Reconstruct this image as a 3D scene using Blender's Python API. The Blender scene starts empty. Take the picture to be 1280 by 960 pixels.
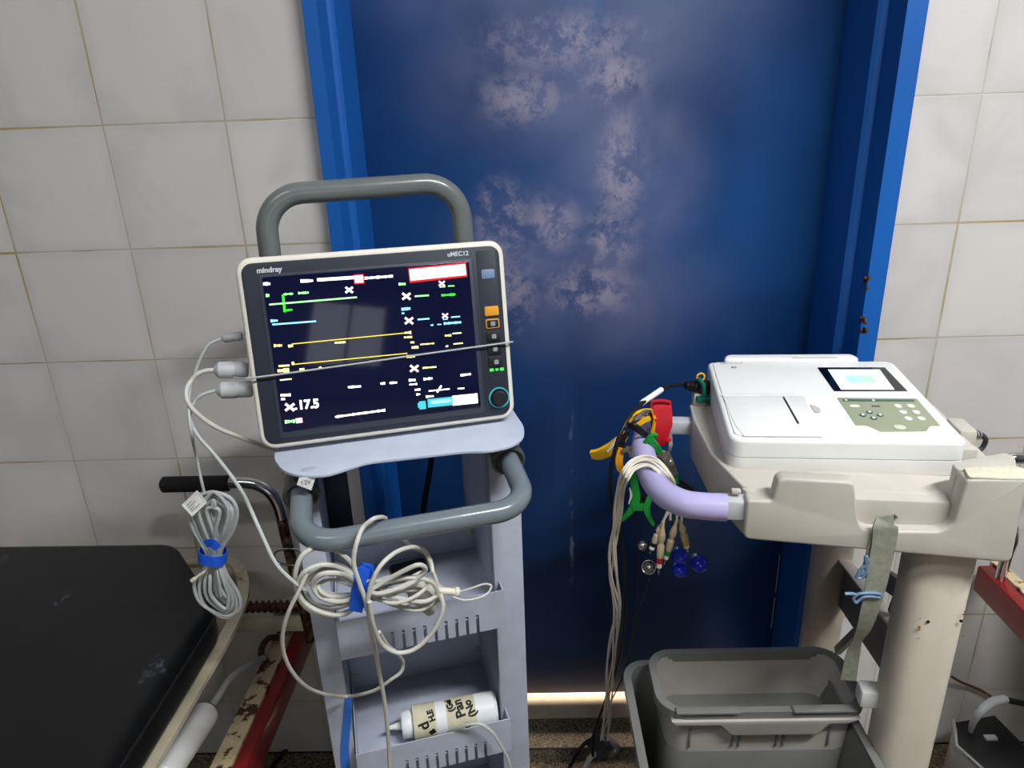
import bpy, bmesh, math, random
from mathutils import Vector, Matrix, Euler
random.seed(7)
scn = bpy.context.scene
C = scn.collection
V = Vector
PI = math.pi

# ------------------------------------------------------------------ camera
CAM = V((0.47891, -1.21557, 1.34486))
CROT = Euler((1.20875, 0.03383, 0.01365), 'XYZ').to_matrix()
FPX = 890.16
cd = bpy.data.cameras.new('camera'); cam = bpy.data.objects.new('camera', cd); C.objects.link(cam)
cam.location = CAM; cam.rotation_euler = (1.20875, 0.03383, 0.01365)
cd.sensor_width = 36; cd.lens = FPX / 1280 * 36; cd.clip_start = 0.01
scn.camera = cam

def ray(u, v):
    return CROT @ V(((u - 640) / FPX, -(v - 480) / FPX, -1.0))
def hit(u, v, p, n):
    d = ray(u, v); return CAM + d * ((p - CAM).dot(n) / d.dot(n))
def PY(u, v, y): return hit(u, v, V((0, y, 0)), V((0, 1, 0)))
def PX(u, v, x): return hit(u, v, V((x, 0, 0)), V((1, 0, 0)))
def PZ(u, v, z): return hit(u, v, V((0, 0, z)), V((0, 0, 1)))
class Frame:
    def __init__(s, loc, rot):
        s.m = Matrix.Translation(loc) @ rot.to_4x4(); s.i = s.m.inverted()
    def w(s, x, y, z): return s.m @ V((x, y, z))
    def ax(s, k): return (s.m.to_3x3().col[k]).copy()
    def Y(s, u, v, y, local=False):
        P = hit(u, v, s.w(0, y, 0), s.ax(1)); return s.i @ P if local else P
    def Z(s, u, v, z, local=False):
        P = hit(u, v, s.w(0, 0, z), s.ax(2)); return s.i @ P if local else P
    def X(s, u, v, x, local=False):
        P = hit(u, v, s.w(x, 0, 0), s.ax(0)); return s.i @ P if local else P
FC = Frame(V((0.2882, -0.3655, 0)), Euler((0, 0, 0.273)).to_matrix())           # monitor trolley
FM = Frame(V((0.2882, -0.3655, 1.0794)), Euler((-0.1712, 0.0057, 0.273)).to_matrix())  # monitor, tilted back
FE = Frame(V((0.905, -0.237, 0)), Euler((0, 0, -0.13)).to_matrix())              # recorder cart
FR = Frame(V((0.9045, -0.237, 0.942)), Euler((0.048, -0.02, -0.128)).to_matrix())    # recorder top face

# ------------------------------------------------------------------ mesh helpers
class MB:
    def __init__(s): s.bm = bmesh.new()
    def add(s, verts, faces):
        vs = [s.bm.verts.new(v) for v in verts]
        out = []
        for f in faces:
            try: out.append(s.bm.faces.new([vs[i] for i in f]))
            except ValueError: pass
        return vs, out
    def merge(s, other, m=None):
        vm = {}
        for v in other.verts: vm[v] = s.bm.verts.new(m @ v.co if m else v.co)
        for f in other.faces:
            try: s.bm.faces.new([vm[v] for v in f.verts])
            except ValueError: pass
        other.free()
    def box(s, lo, hi, bev=0.0, seg=2, m=None):
        b = bmesh.new()
        x0, y0, z0 = lo; x1, y1, z1 = hi
        vs = [b.verts.new(p) for p in ((x0,y0,z0),(x1,y0,z0),(x1,y1,z0),(x0,y1,z0),(x0,y0,z1),(x1,y0,z1),(x1,y1,z1),(x0,y1,z1))]
        for f in ((0,3,2,1),(4,5,6,7),(0,1,5,4),(1,2,6,5),(2,3,7,6),(3,0,4,7)): b.faces.new([vs[i] for i in f])
        if bev > 0: bmesh.ops.bevel(b, geom=b.edges[:], offset=bev, segments=seg, profile=0.5, affect='EDGES')
        s.merge(b, m); return s
    def prism(s, poly, a0, a1, axis='z', bev=0.0, seg=2, m=None, top_only=False):
        b = bmesh.new()
        def mk(p, a):
            return {'z': (p[0], p[1], a), 'y': (p[0], a, p[1]), 'x': (a, p[0], p[1])}[axis]
        n = len(poly)
        A = [b.verts.new(mk(p, a0)) for p in poly]; B = [b.verts.new(mk(p, a1)) for p in poly]
        fa = b.faces.new(A[::-1]); fb = b.faces.new(B)
        for i in range(n):
            j = (i + 1) % n; b.faces.new([A[i], A[j], B[j], B[i]])
        bmesh.ops.recalc_face_normals(b, faces=b.faces[:])
        if bev > 0:
            es = list(fb.edges) + ([] if top_only else list(fa.edges))
            bmesh.ops.bevel(b, geom=es, offset=bev, segments=seg, profile=0.5, affect='EDGES')
        s.merge(b, m); return s
    def tube(s, pts, r, seg=10, smooth=True, sub=6, closed=False, flat=None):
        P = [V(p) for p in pts]
        if smooth and len(P) > 2: P, R = crom(P, r, sub, closed)
        else: R = [r(i / (len(P) - 1)) if callable(r) else r for i in range(len(P))]
        n = len(P)
        T = []
        for i in range(n):
            a = P[(i - 1) % n] if (closed or i > 0) else P[i]; b = P[(i + 1) % n] if (closed or i < n - 1) else P[i]
            t = (b - a); T.append(t.normalized() if t.length > 1e-9 else V((0, 0, 1)))
        up = V((0, 0, 1)) if abs(T[0].z) < 0.9 else V((1, 0, 0))
        N = (up - T[0] * up.dot(T[0])).normalized(); rings = []
        for i in range(n):
            N = N - T[i] * N.dot(T[i])
            N = N.normalized() if N.length > 1e-6 else T[i].orthogonal().normalized()
            B = T[i].cross(N)
            rings.append([s.bm.verts.new(P[i] + (N * math.cos(2*PI*k/seg) + B * math.sin(2*PI*k/seg)) * R[i]) for k in range(seg)])
        m = n if closed else n - 1
        for i in range(m):
            a, b = rings[i], rings[(i + 1) % n]
            off = 0
            if closed and i == n - 1:
                off = min(range(seg), key=lambda o: (a[0].co - b[o].co).length)
            for k in range(seg):
                s.bm.faces.new([a[k], a[(k+1) % seg], b[(k+1+off) % seg], b[(k+off) % seg]])
        if not closed:
            s.bm.faces.new(rings[0][::-1]); s.bm.faces.new(rings[-1])
        return s
    def ribbon(s, pts, w, th, nrm, sub=5, smooth=True):
        # flat strap following pts, width w across, thickness th along nrm
        P = [V(p) for p in pts]; ws = w if isinstance(w, (list, tuple)) else [w] * len(P)
        if smooth:
            P2, _ = crom(P, 0, sub, False); n0 = len(P) - 1; W = []
            for i in range(len(P2)):
                t = i / (len(P2) - 1) * n0; k = min(int(t), n0 - 1); f = t - k; W.append(ws[k] * (1 - f) + ws[k + 1] * f)
            P = P2
        else: W = ws
        nrm = V(nrm).normalized(); rings = []
        for i in range(len(P)):
            t = (P[min(i + 1, len(P) - 1)] - P[max(i - 1, 0)]).normalized()
            sd = t.cross(nrm)
            sd = sd.normalized() if sd.length > 1e-6 else V((1, 0, 0)); nn = sd.cross(t).normalized()
            a, b = sd * W[i] / 2, nn * th / 2
            rings.append([s.bm.verts.new(P[i] + q) for q in (a + b, -a + b, -a - b, a - b)])
        for i in range(len(rings) - 1):
            for k in range(4): s.bm.faces.new([rings[i][k], rings[i][(k+1) % 4], rings[i+1][(k+1) % 4], rings[i+1][k]])
        s.bm.faces.new(rings[0][::-1]); s.bm.faces.new(rings[-1]); return s
    def lathe(s, prof, base, axis, seg=20):
        # prof: (radius, height along axis)
        base = V(base); a = V(axis).normalized(); n = a.orthogonal().normalized(); b = a.cross(n); rings = []
        for r, h in prof:
            r = max(r, 1e-5)
            rings.append([s.bm.verts.new(base + a * h + (n * math.cos(2*PI*k/seg) + b * math.sin(2*PI*k/seg)) * r) for k in range(seg)])
        for i in range(len(rings) - 1):
            for k in range(seg): s.bm.faces.new([rings[i][k], rings[i][(k+1) % seg], rings[i+1][(k+1) % seg], rings[i+1][k]])
        s.bm.faces.new(rings[0][::-1]); s.bm.faces.new(rings[-1]); return s
    def ball(s, c, r, sc=(1, 1, 1)):
        b = bmesh.new(); bmesh.ops.create_uvsphere(b, u_segments=18, v_segments=12, radius=r)
        s.merge(b, Matrix.Translation(V(c)) @ Matrix.Diagonal((sc[0], sc[1], sc[2], 1))); return s
    def quad(s, pts):
        s.add([V(p) for p in pts], [tuple(range(len(pts)))]); return s

def crom(P, r, sub, closed):
    n = len(P); out = []; R = []
    m = n if closed else n - 1
    for i in range(m):
        p0 = P[(i - 1) % n] if (closed or i > 0) else P[0] * 2 - P[1]
        p1 = P[i]; p2 = P[(i + 1) % n]
        p3 = P[(i + 2) % n] if (closed or i + 2 < n) else P[-1] * 2 - P[-2]
        d1 = max((p2 - p1).length, 1e-6) ** 0.5; d0 = max((p1 - p0).length, 1e-6) ** 0.5; d2 = max((p3 - p2).length, 1e-6) ** 0.5
        m1 = ((p1 - p0) / d0 - (p2 - p0) / (d0 + d1) + (p2 - p1) / d1) * d1
        m2 = ((p2 - p1) / d1 - (p3 - p1) / (d1 + d2) + (p3 - p2) / d2) * d1
        for k in range(sub):
            t = k / sub; t2 = t * t; t3 = t2 * t
            out.append(p1 * (2*t3 - 3*t2 + 1) + m1 * (t3 - 2*t2 + t) + p2 * (-2*t3 + 3*t2) + m2 * (t3 - t2))
    if not closed: out.append(P[-1].copy())
    for i in range(len(out)): R.append(r(i / (len(out) - 1)) if callable(r) else r)
    return out, R

def fillet(P, r, n=8):
    P = [V(p) for p in P]; out = [P[0]]; rs = r if isinstance(r, (list, tuple)) else [r] * len(P)
    for i in range(1, len(P) - 1):
        a, b, c = P[i-1], P[i], P[i+1]; d1, d2 = (a - b), (c - b); h = d1.angle(d2) / 2
        t = min(rs[i] / math.tan(h), d1.length * 0.49, d2.length * 0.49); rr = t * math.tan(h)
        p, q = b + d1.normalized() * t, b + d2.normalized() * t
        cen = b + (d1.normalized() + d2.normalized()).normalized() * (rr / math.sin(h)); u = (p - cen); w = (q - cen)
        for k in range(n + 1):
            q_ = u.normalized().slerp(w.normalized(), k / n) * rr; out.append(cen + q_)
    out.append(P[-1]); return out
def rrect(w, h, r, seg=6, cx=0, cy=0):
    P = []
    for sx, sy, a0 in ((1, 1, 0), (-1, 1, 90), (-1, -1, 180), (1, -1, 270)):
        for k in range(seg + 1):
            a = math.radians(a0 + 90 * k / seg)
            P.append((cx + sx * (w / 2 - r) + r * math.cos(a), cy + sy * (h / 2 - r) + r * math.sin(a)))
    return P
def rpoly(P, rad, seg=4):
    # round the corners of a polygon; rad = number or list
    out = []; n = len(P)
    for i in range(n):
        a, b, c = V((*P[i-1], 0)), V((*P[i], 0)), V((*P[(i+1) % n], 0))
        r = rad[i] if isinstance(rad, (list, tuple)) else rad
        if r <= 0: out.append((b.x, b.y)); continue
        d1 = (a - b); d2 = (c - b); r = min(r, d1.length * 0.48, d2.length * 0.48)
        p, q = b + d1.normalized() * r, b + d2.normalized() * r
        for k in range(seg + 1):
            t = k / seg; x = p * (1-t)**2 + b * 2*t*(1-t) + q * t*t; out.append((x.x, x.y))
    return out

def obj(name, mb, mat, parent=None, frame=None, world=False, smooth=True, ang=38, at=None):
    """link the mesh; frame: vertices given in that frame; world: vertices in world coordinates"""
    bm = mb.bm if isinstance(mb, MB) else mb
    bmesh.ops.recalc_face_normals(bm, faces=bm.faces[:])
    me = bpy.data.meshes.new(name)
    M = Matrix.Identity(4)
    if frame is not None: M = frame.m.copy()
    o = bpy.data.objects.new(name, me)
    if parent is not None:
        root = parent; PM = Matrix.Identity(4)
        chain = []
        while root is not None: chain.append(root); root = root.parent
        for q in reversed(chain): PM = PM @ q.matrix_basis
        if world or frame is not None: bm.transform(PM.inverted() @ M)
    else:
        bm.transform(M)
        if at is None:
            xs = [v.co for v in bm.verts]
            at = V((sum(v.x for v in xs) / len(xs), sum(v.y for v in xs) / len(xs), min(v.z for v in xs)))
        bm.transform(Matrix.Translation(-V(at))); o.location = at
    for f in bm.faces: f.smooth = smooth
    bm.to_mesh(me); bm.free()
    if smooth: me.set_sharp_from_angle(angle=math.radians(ang))
    if mat: me.materials.append(mat)
    C.objects.link(o)
    if parent is not None: o.parent = parent
    return o
def thing(name, label, cat, loc=(0, 0, 0), rotz=0, group=None):
    o = bpy.data.objects.new(name, None); o.empty_display_size = 0.05; C.objects.link(o)
    o.location = loc; o.rotation_euler = (0, 0, rotz); o['label'] = label; o['category'] = cat
    if group: o['group'] = group
    return o
def tag(o, label, cat, group=None, kind=None):
    o['label'] = label; o['category'] = cat
    if group: o['group'] = group
    if kind: o['kind'] = kind
    return o
def struct(name, mb, mat, **k):
    o = obj(name, mb, mat, at=(0, 0, 0), **k); o['kind'] = 'structure'; return o

def text_bm(txt, size, bold=0.0, extrude=0.0, align='CENTER', shear=0.0):
    cu = bpy.data.curves.new('t', 'FONT'); cu.body = txt; cu.size = size; cu.offset = bold; cu.extrude = extrude
    cu.align_x = align; cu.align_y = 'CENTER'; cu.shear = shear
    o = bpy.data.objects.new('t', cu); C.objects.link(o)
    dg = bpy.context.evaluated_depsgraph_get(); me = bpy.data.meshes.new_from_object(o.evaluated_get(dg))
    bm = bmesh.new(); bm.from_mesh(me)
    bpy.data.objects.remove(o); bpy.data.curves.remove(cu); bpy.data.meshes.remove(me)
    return bm

# ------------------------------------------------------------------ materials
def lin(c):
    return tuple(((x / 255) / 12.92 if x / 255 <= 0.04045 else ((x / 255 + 0.055) / 1.055) ** 2.4) for x in c)
def newmat(name):
    m = bpy.data.materials.new(name); m.use_nodes = True
    nt = m.node_tree; b = nt.nodes['Principled BSDF']; return m, nt, b
def N(nt, t, **k):
    n = nt.nodes.new(t)
    for a, b in k.items():
        if a.startswith('i_'):
            key = a[2:]; key = int(key) if key.isdigit() else key
            n.inputs[key].default_value = b
        else: setattr(n, a, b)
    return n
def math_(nt, op, a, b=None, c=None, clamp=False):
    n = nt.nodes.new('ShaderNodeMath'); n.operation = op; n.use_clamp = clamp
    for i, x in enumerate((a, b, c)):
        if x is None: continue
        if isinstance(x, (int, float)): n.inputs[i].default_value = x
        else: nt.links.new(x, n.inputs[i])
    return n.outputs[0]
def mix(nt, f, a, b):
    n = nt.nodes.new('ShaderNodeMix'); n.data_type = 'RGBA'
    if isinstance(f, (int, float)): n.inputs[0].default_value = f
    else: nt.links.new(f, n.inputs[0])
    for i, x in ((6, a), (7, b)):
        if isinstance(x, tuple): n.inputs[i].default_value = (*x[:3], 1)
        else: nt.links.new(x, n.inputs[i])
    return n.outputs[2]
def ramp(nt, f, stops):
    n = nt.nodes.new('ShaderNodeMapRange'); n.inputs[1].default_value = stops[0]; n.inputs[2].default_value = stops[1]
    n.inputs[3].default_value = stops[2] if len(stops) > 2 else 0; n.inputs[4].default_value = stops[3] if len(stops) > 3 else 1
    n.interpolation_type = 'SMOOTHSTEP'; nt.links.new(f, n.inputs[0]); return n.outputs[0]
def noise(nt, co, scale, detail=4, rough=0.55, dist=0.0, sc=None):
    n = nt.nodes.new('ShaderNodeTexNoise'); n.inputs['Scale'].default_value = scale; n.inputs['Detail'].default_value = detail
    n.inputs['Roughness'].default_value = rough; n.inputs['Distortion'].default_value = dist
    if sc:
        mp = nt.nodes.new('ShaderNodeMapping'); mp.inputs['Scale'].default_value = sc; nt.links.new(co, mp.inputs[0]); co = mp.outputs[0]
    nt.links.new(co, n.inputs['Vector']); return n.outputs[0]
def bump(nt, b, h, strength=0.2, dist=0.002):
    n = nt.nodes.new('ShaderNodeBump'); n.inputs['Strength'].default_value = strength; n.inputs['Distance'].default_value = dist
    nt.links.new(h, n.inputs['Height']); nt.links.new(n.outputs[0], b.inputs['Normal'])
def plain(name, rgb, rough=0.5, metal=0.0, spec=0.5, mott=0.06, scale=30, coat=0.0, grime=None, gscale=12, gthr=(0.6, 0.75), bmp=0.0, trans=0.0, ior=1.45, emit=None):
    m, nt, b = newmat(name); c = lin(rgb)
    co = N(nt, 'ShaderNodeTexCoord').outputs['Object']
    nz = noise(nt, co, scale, 4)
    d = tuple(x * (1 - mott) for x in c); e = tuple(min(1, x * (1 + mott)) for x in c)
    col = mix(nt, ramp(nt, nz, (0.3, 0.7)), d, e)
    if grime:
        g = noise(nt, co, gscale, 6, 0.65); col = mix(nt, ramp(nt, g, gthr), col, lin(grime))
    nt.links.new(col, b.inputs['Base Color'])
    b.inputs['Roughness'].default_value = rough; b.inputs['Metallic'].default_value = metal
    if emit: b.inputs['Emission Color'].default_value = (*lin(emit), 1); b.inputs['Emission Strength'].default_value = 1.0
    b.inputs['Specular IOR Level'].default_value = spec; b.inputs['Coat Weight'].default_value = coat
    b.inputs['Transmission Weight'].default_value = trans; b.inputs['IOR'].default_value = ior
    if bmp: bump(nt, b, nz, bmp, 0.001)
    return m
def glow(name, rgb, st):
    m, nt, b = newmat(name); b.inputs['Base Color'].default_value = (0, 0, 0, 1)
    b.inputs['Emission Color'].default_value = (*lin(rgb), 1); b.inputs['Emission Strength'].default_value = st; return m

def tile_mat(name, zoff=0.15, dark=0.0):
    m, nt, b = newmat(name)
    geo = N(nt, 'ShaderNodeNewGeometry').outputs['Position']
    sx = N(nt, 'ShaderNodeSeparateXYZ'); nt.links.new(geo, sx.inputs[0]); X, Z = sx.outputs[0], sx.outputs[2]
    nrm = N(nt, 'ShaderNodeNewGeometry').outputs['Normal']; sn = N(nt, 'ShaderNodeSeparateXYZ'); nt.links.new(nrm, sn.inputs[0])
    side = math_(nt, 'GREATER_THAN', math_(nt, 'ABSOLUTE', sn.outputs[0]), 0.7)
    X = math_(nt, 'ADD', math_(nt, 'MULTIPLY', X, math_(nt, 'SUBTRACT', 1.0, side)), math_(nt, 'MULTIPLY', sx.outputs[1], side))
    xs = math_(nt, 'DIVIDE', math_(nt, 'ADD', X, 20.0), 0.2); zs = math_(nt, 'DIVIDE', math_(nt, 'ADD', math_(nt, 'SUBTRACT', Z, zoff), 20.0), 0.2)
    def edge(q):
        f = math_(nt, 'FRACT', q); return math_(nt, 'MULTIPLY', math_(nt, 'MINIMUM', f, math_(nt, 'SUBTRACT', 1.0, f)), 0.2)
    e = math_(nt, 'MINIMUM', edge(xs), edge(zs))
    wob = noise(nt, geo, 9, 3)
    width = math_(nt, 'ADD', 0.0006, math_(nt, 'MULTIPLY', ramp(nt, noise(nt, geo, 3.1, 2), (0.4, 0.65)), 0.0010))
    g = ramp(nt, math_(nt, 'SUBTRACT', e, width), (0.0, 0.0009, 1, 0))
    cell = N(nt, 'ShaderNodeCombineXYZ'); nt.links.new(math_(nt, 'FLOOR', xs), cell.inputs[0]); nt.links.new(math_(nt, 'FLOOR', zs), cell.inputs[1])
    wn = N(nt, 'ShaderNodeTexWhiteNoise', noise_dimensions='3D'); nt.links.new(cell.outputs[0], wn.inputs[0])
    base = mix(nt, wn.outputs[0], lin((206, 200, 197)), lin((214, 209, 205)))
    # soft marbling within the glaze, shifted per tile
    ofs = N(nt, 'ShaderNodeVectorMath', operation='MULTIPLY_ADD'); nt.links.new(wn.outputs[1], ofs.inputs[0]); ofs.inputs[1].default_value = (9, 9, 9); nt.links.new(geo, ofs.inputs[2])
    mb_ = noise(nt, ofs.outputs[0], 7, 3, 0.5, 0.6)
    base = mix(nt, ramp(nt, mb_, (0.42, 0.72)), base, lin((200, 196, 193)))
    # darker tint towards tile rims
    rim = ramp(nt, e, (0.0, 0.022, 1, 0)); base = mix(nt, math_(nt, 'MULTIPLY', rim, 0.25), base, lin((184, 178, 174)))
    dirt = ramp(nt, noise(nt, geo, 5, 5, 0.6), (0.55, 0.8)); base = mix(nt, math_(nt, 'MULTIPLY', dirt, 0.25), base, lin((150, 140, 132)))
    gcol = mix(nt, ramp(nt, noise(nt, geo, 3.3, 3), (0.42, 0.62)), lin((186, 182, 174)), lin((172, 154, 108)))
    gcol = mix(nt, math_(nt, 'MULTIPLY', ramp(nt, wob, (0.52, 0.72)), 0.7), gcol, lin((138, 122, 84)))
    col = mix(nt, g, base, gcol)
    nt.links.new(col, b.inputs['Base Color'])
    rg = math_(nt, 'ADD', 0.28, math_(nt, 'MULTIPLY', g, 0.5)); nt.links.new(rg, b.inputs['Roughness'])
    h = math_(nt, 'ADD', math_(nt, 'MULTIPLY', g, -1.0), math_(nt, 'MULTIPLY', noise(nt, geo, 14, 2), 0.25)); bump(nt, b, h, 0.35, 0.0012)
    return m

def door_mat():
    m, nt, b = newmat('blue_door_paint')
    geo = N(nt, 'ShaderNodeNewGeometry').outputs['Position']
    def blob(cx, cz, rx, rz, soft=0.5):
        mp = N(nt, 'ShaderNodeMapping'); mp.vector_type = 'POINT'
        mp.inputs['Location'].default_value = (-cx / rx, 0, -cz / rz); mp.inputs['Scale'].default_value = (1 / rx, 0.0, 1 / rz)
        nt.links.new(geo, mp.inputs[0]); ln = N(nt, 'ShaderNodeVectorMath', operation='LENGTH'); nt.links.new(mp.outputs[0], ln.inputs[0])
        return ramp(nt, ln.outputs['Value'], (1 - soft, 1 + soft * 0.3, 1, 0))
    base = mix(nt, ramp(nt, noise(nt, geo, 2.2, 4), (0.35, 0.65)), lin((14, 50, 98)), lin((22, 66, 120)))
    st = noise(nt, geo, 6, 5, 0.6, 0, (1, 1, 0.12)); base = mix(nt, math_(nt, 'MULTIPLY', ramp(nt, st, (0.5, 0.75)), 0.3), base, lin((30, 82, 140)))
    # reflected glare and chalky rub painted as haze over the middle of the leaf
    haze = None
    for a in ((0.56, 1.42, 0.30, 0.18, 0.9), (0.67, 1.25, 0.16, 0.24, 0.9), (0.56, 1.10, 0.24, 0.16, 0.8), (0.60, 1.0, 0.26, 0.15, 0.9), (0.52, 1.6, 0.34, 0.18, 0.9)):
        q = blob(*a); haze = q if haze is None else math_(nt, 'MAXIMUM', haze, q)
    hz = math_(nt, 'MULTIPLY', haze, ramp(nt, noise(nt, geo, 5, 5, 0.6, 0.8), (0.30, 0.72, 0.35, 0.95)))
    col = mix(nt, math_(nt, 'MULTIPLY', hz, 0.72), base, lin((110, 114, 150)))
    # bald worn patches with ragged rims
    w1 = noise(nt, geo, 24, 10, 0.74, 0.25)
    patch = None
    for a in ((0.435, 1.155, 0.06, 0.09, 0.6), (0.53, 1.15, 0.06, 0.06, 0.7), (0.655, 1.24, 0.05, 0.12, 0.8), (0.60, 1.02, 0.10, 0.06, 0.8), (0.64, 1.12, 0.06, 0.07, 0.9), (0.48, 1.37, 0.09, 0.05, 0.9), (0.55, 1.46, 0.16, 0.05, 0.9), (0.45, 1.02, 0.06, 0.10, 1.0), (0.64, 1.40, 0.07, 0.05, 0.9)):
        q = blob(*a); patch = q if patch is None else math_(nt, 'MAXIMUM', patch, q)
    pt = math_(nt, 'MULTIPLY', patch, ramp(nt, w1, (0.42, 0.60)))
    col = mix(nt, math_(nt, 'MULTIPLY', pt, 0.68), col, lin((158, 150, 166)))
    ws = math_(nt, 'MULTIPLY', patch, ramp(nt, noise(nt, geo, 70, 5, 0.7, 0.3, (1, 1, 0.35)), (0.6, 0.68)))
    col = mix(nt, math_(nt, 'MULTIPLY', ws, 0.75), col, lin((40, 52, 92)))
    # scratches and chips
    sc_ = ramp(nt, noise(nt, geo, 60, 6, 0.75, 0.2, (1, 1, 0.3)), (0.70, 0.74)); col = mix(nt, math_(nt, 'MULTIPLY', sc_, 0.7), col, lin((12, 26, 60)))
    ch = ramp(nt, noise(nt, geo, 34, 7, 0.72, 0.4), (0.775, 0.79)); col = mix(nt, ch, col, lin((120, 92, 84)))
    # pale drip running down the leaf
    sxx = N(nt, 'ShaderNodeSeparateXYZ'); nt.links.new(geo, sxx.inputs[0])
    wv = math_(nt, 'MULTIPLY', math_(nt, 'SUBTRACT', noise(nt, geo, 9, 3), 0.5), 0.03)
    dx = math_(nt, 'ABSOLUTE', math_(nt, 'SUBTRACT', math_(nt, 'ADD', sxx.outputs[0], wv), 0.563))
    dr = math_(nt, 'MULTIPLY', ramp(nt, dx, (0.001, 0.006, 1, 0)), math_(nt, 'MULTIPLY', ramp(nt, sxx.outputs[2], (0.30, 0.42)), ramp(nt, sxx.outputs[2], (0.66, 0.78, 1, 0))))
    dr = math_(nt, 'MULTIPLY', dr, ramp(nt, noise(nt, geo, 22, 4), (0.42, 0.6)))
    col = mix(nt, math_(nt, 'MULTIPLY', dr, 0.7), col, lin((128, 150, 180)))
    nt.links.new(col, b.inputs['Base Color'])
    rg = math_(nt, 'ADD', 0.33, math_(nt, 'MULTIPLY', hz, 0.22)); nt.links.new(rg, b.inputs['Roughness'])
    bump(nt, b, noise(nt, geo, 10, 5), 0.12, 0.003)
    return m
def frame_mat(name, rgb, rough=0.5):
    m, nt, b = newmat(name); geo = N(nt, 'ShaderNodeNewGeometry').outputs['Position']; c = lin(rgb)
    col = mix(nt, noise(nt, geo, 5, 4), tuple(x * 0.85 for x in c), tuple(min(1, x * 1.12) for x in c))
    ch = ramp(nt, noise(nt, geo, 26, 7, 0.7, 0.4, (1.0, 1.0, 0.6)), (0.69, 0.71)); col = mix(nt, ch, col, lin((52, 46, 52)))
    nt.links.new(col, b.inputs['Base Color']); b.inputs['Roughness'].default_value = rough
    bump(nt, b, noise(nt, geo, 30, 4), 0.15, 0.001); return m
def terrazzo_mat():
    m, nt, b = newmat('terrazzo'); geo = N(nt, 'ShaderNodeNewGeometry').outputs['Position']
    col = mix(nt, noise(nt, geo, 4, 4), lin((112, 98, 74)), lin((140, 124, 96)))
    for sc, thr, rgb, rnd in ((150, 0.30, (26, 22, 18), 1), (230, 0.26, (60, 52, 38), 1), (170, 0.22, (186, 174, 146), 1)):
        vo = N(nt, 'ShaderNodeTexVoronoi'); vo.inputs['Scale'].default_value = sc
        mp = N(nt, 'ShaderNodeMapping'); mp.inputs['Location'].default_value = (sc, sc * 2, 0); nt.links.new(geo, mp.inputs[0]); nt.links.new(mp.outputs[0], vo.inputs[0])
        sp = N(nt, 'ShaderNodeSeparateColor'); nt.links.new(vo.outputs['Color'], sp.inputs[0])
        k = math_(nt, 'MULTIPLY', ramp(nt, vo.outputs['Distance'], (thr, thr + 0.12, 1, 0)), math_(nt, 'GREATER_THAN', sp.outputs[0], 0.4))
        col = mix(nt, k, col, lin(rgb))
    g = ramp(nt, noise(nt, geo, 6, 5), (0.5, 0.8)); col = mix(nt, math_(nt, 'MULTIPLY', g, 0.5), col, lin((58, 48, 36)))
    nt.links.new(col, b.inputs['Base Color']); b.inputs['Roughness'].default_value = 0.55; return m

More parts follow.
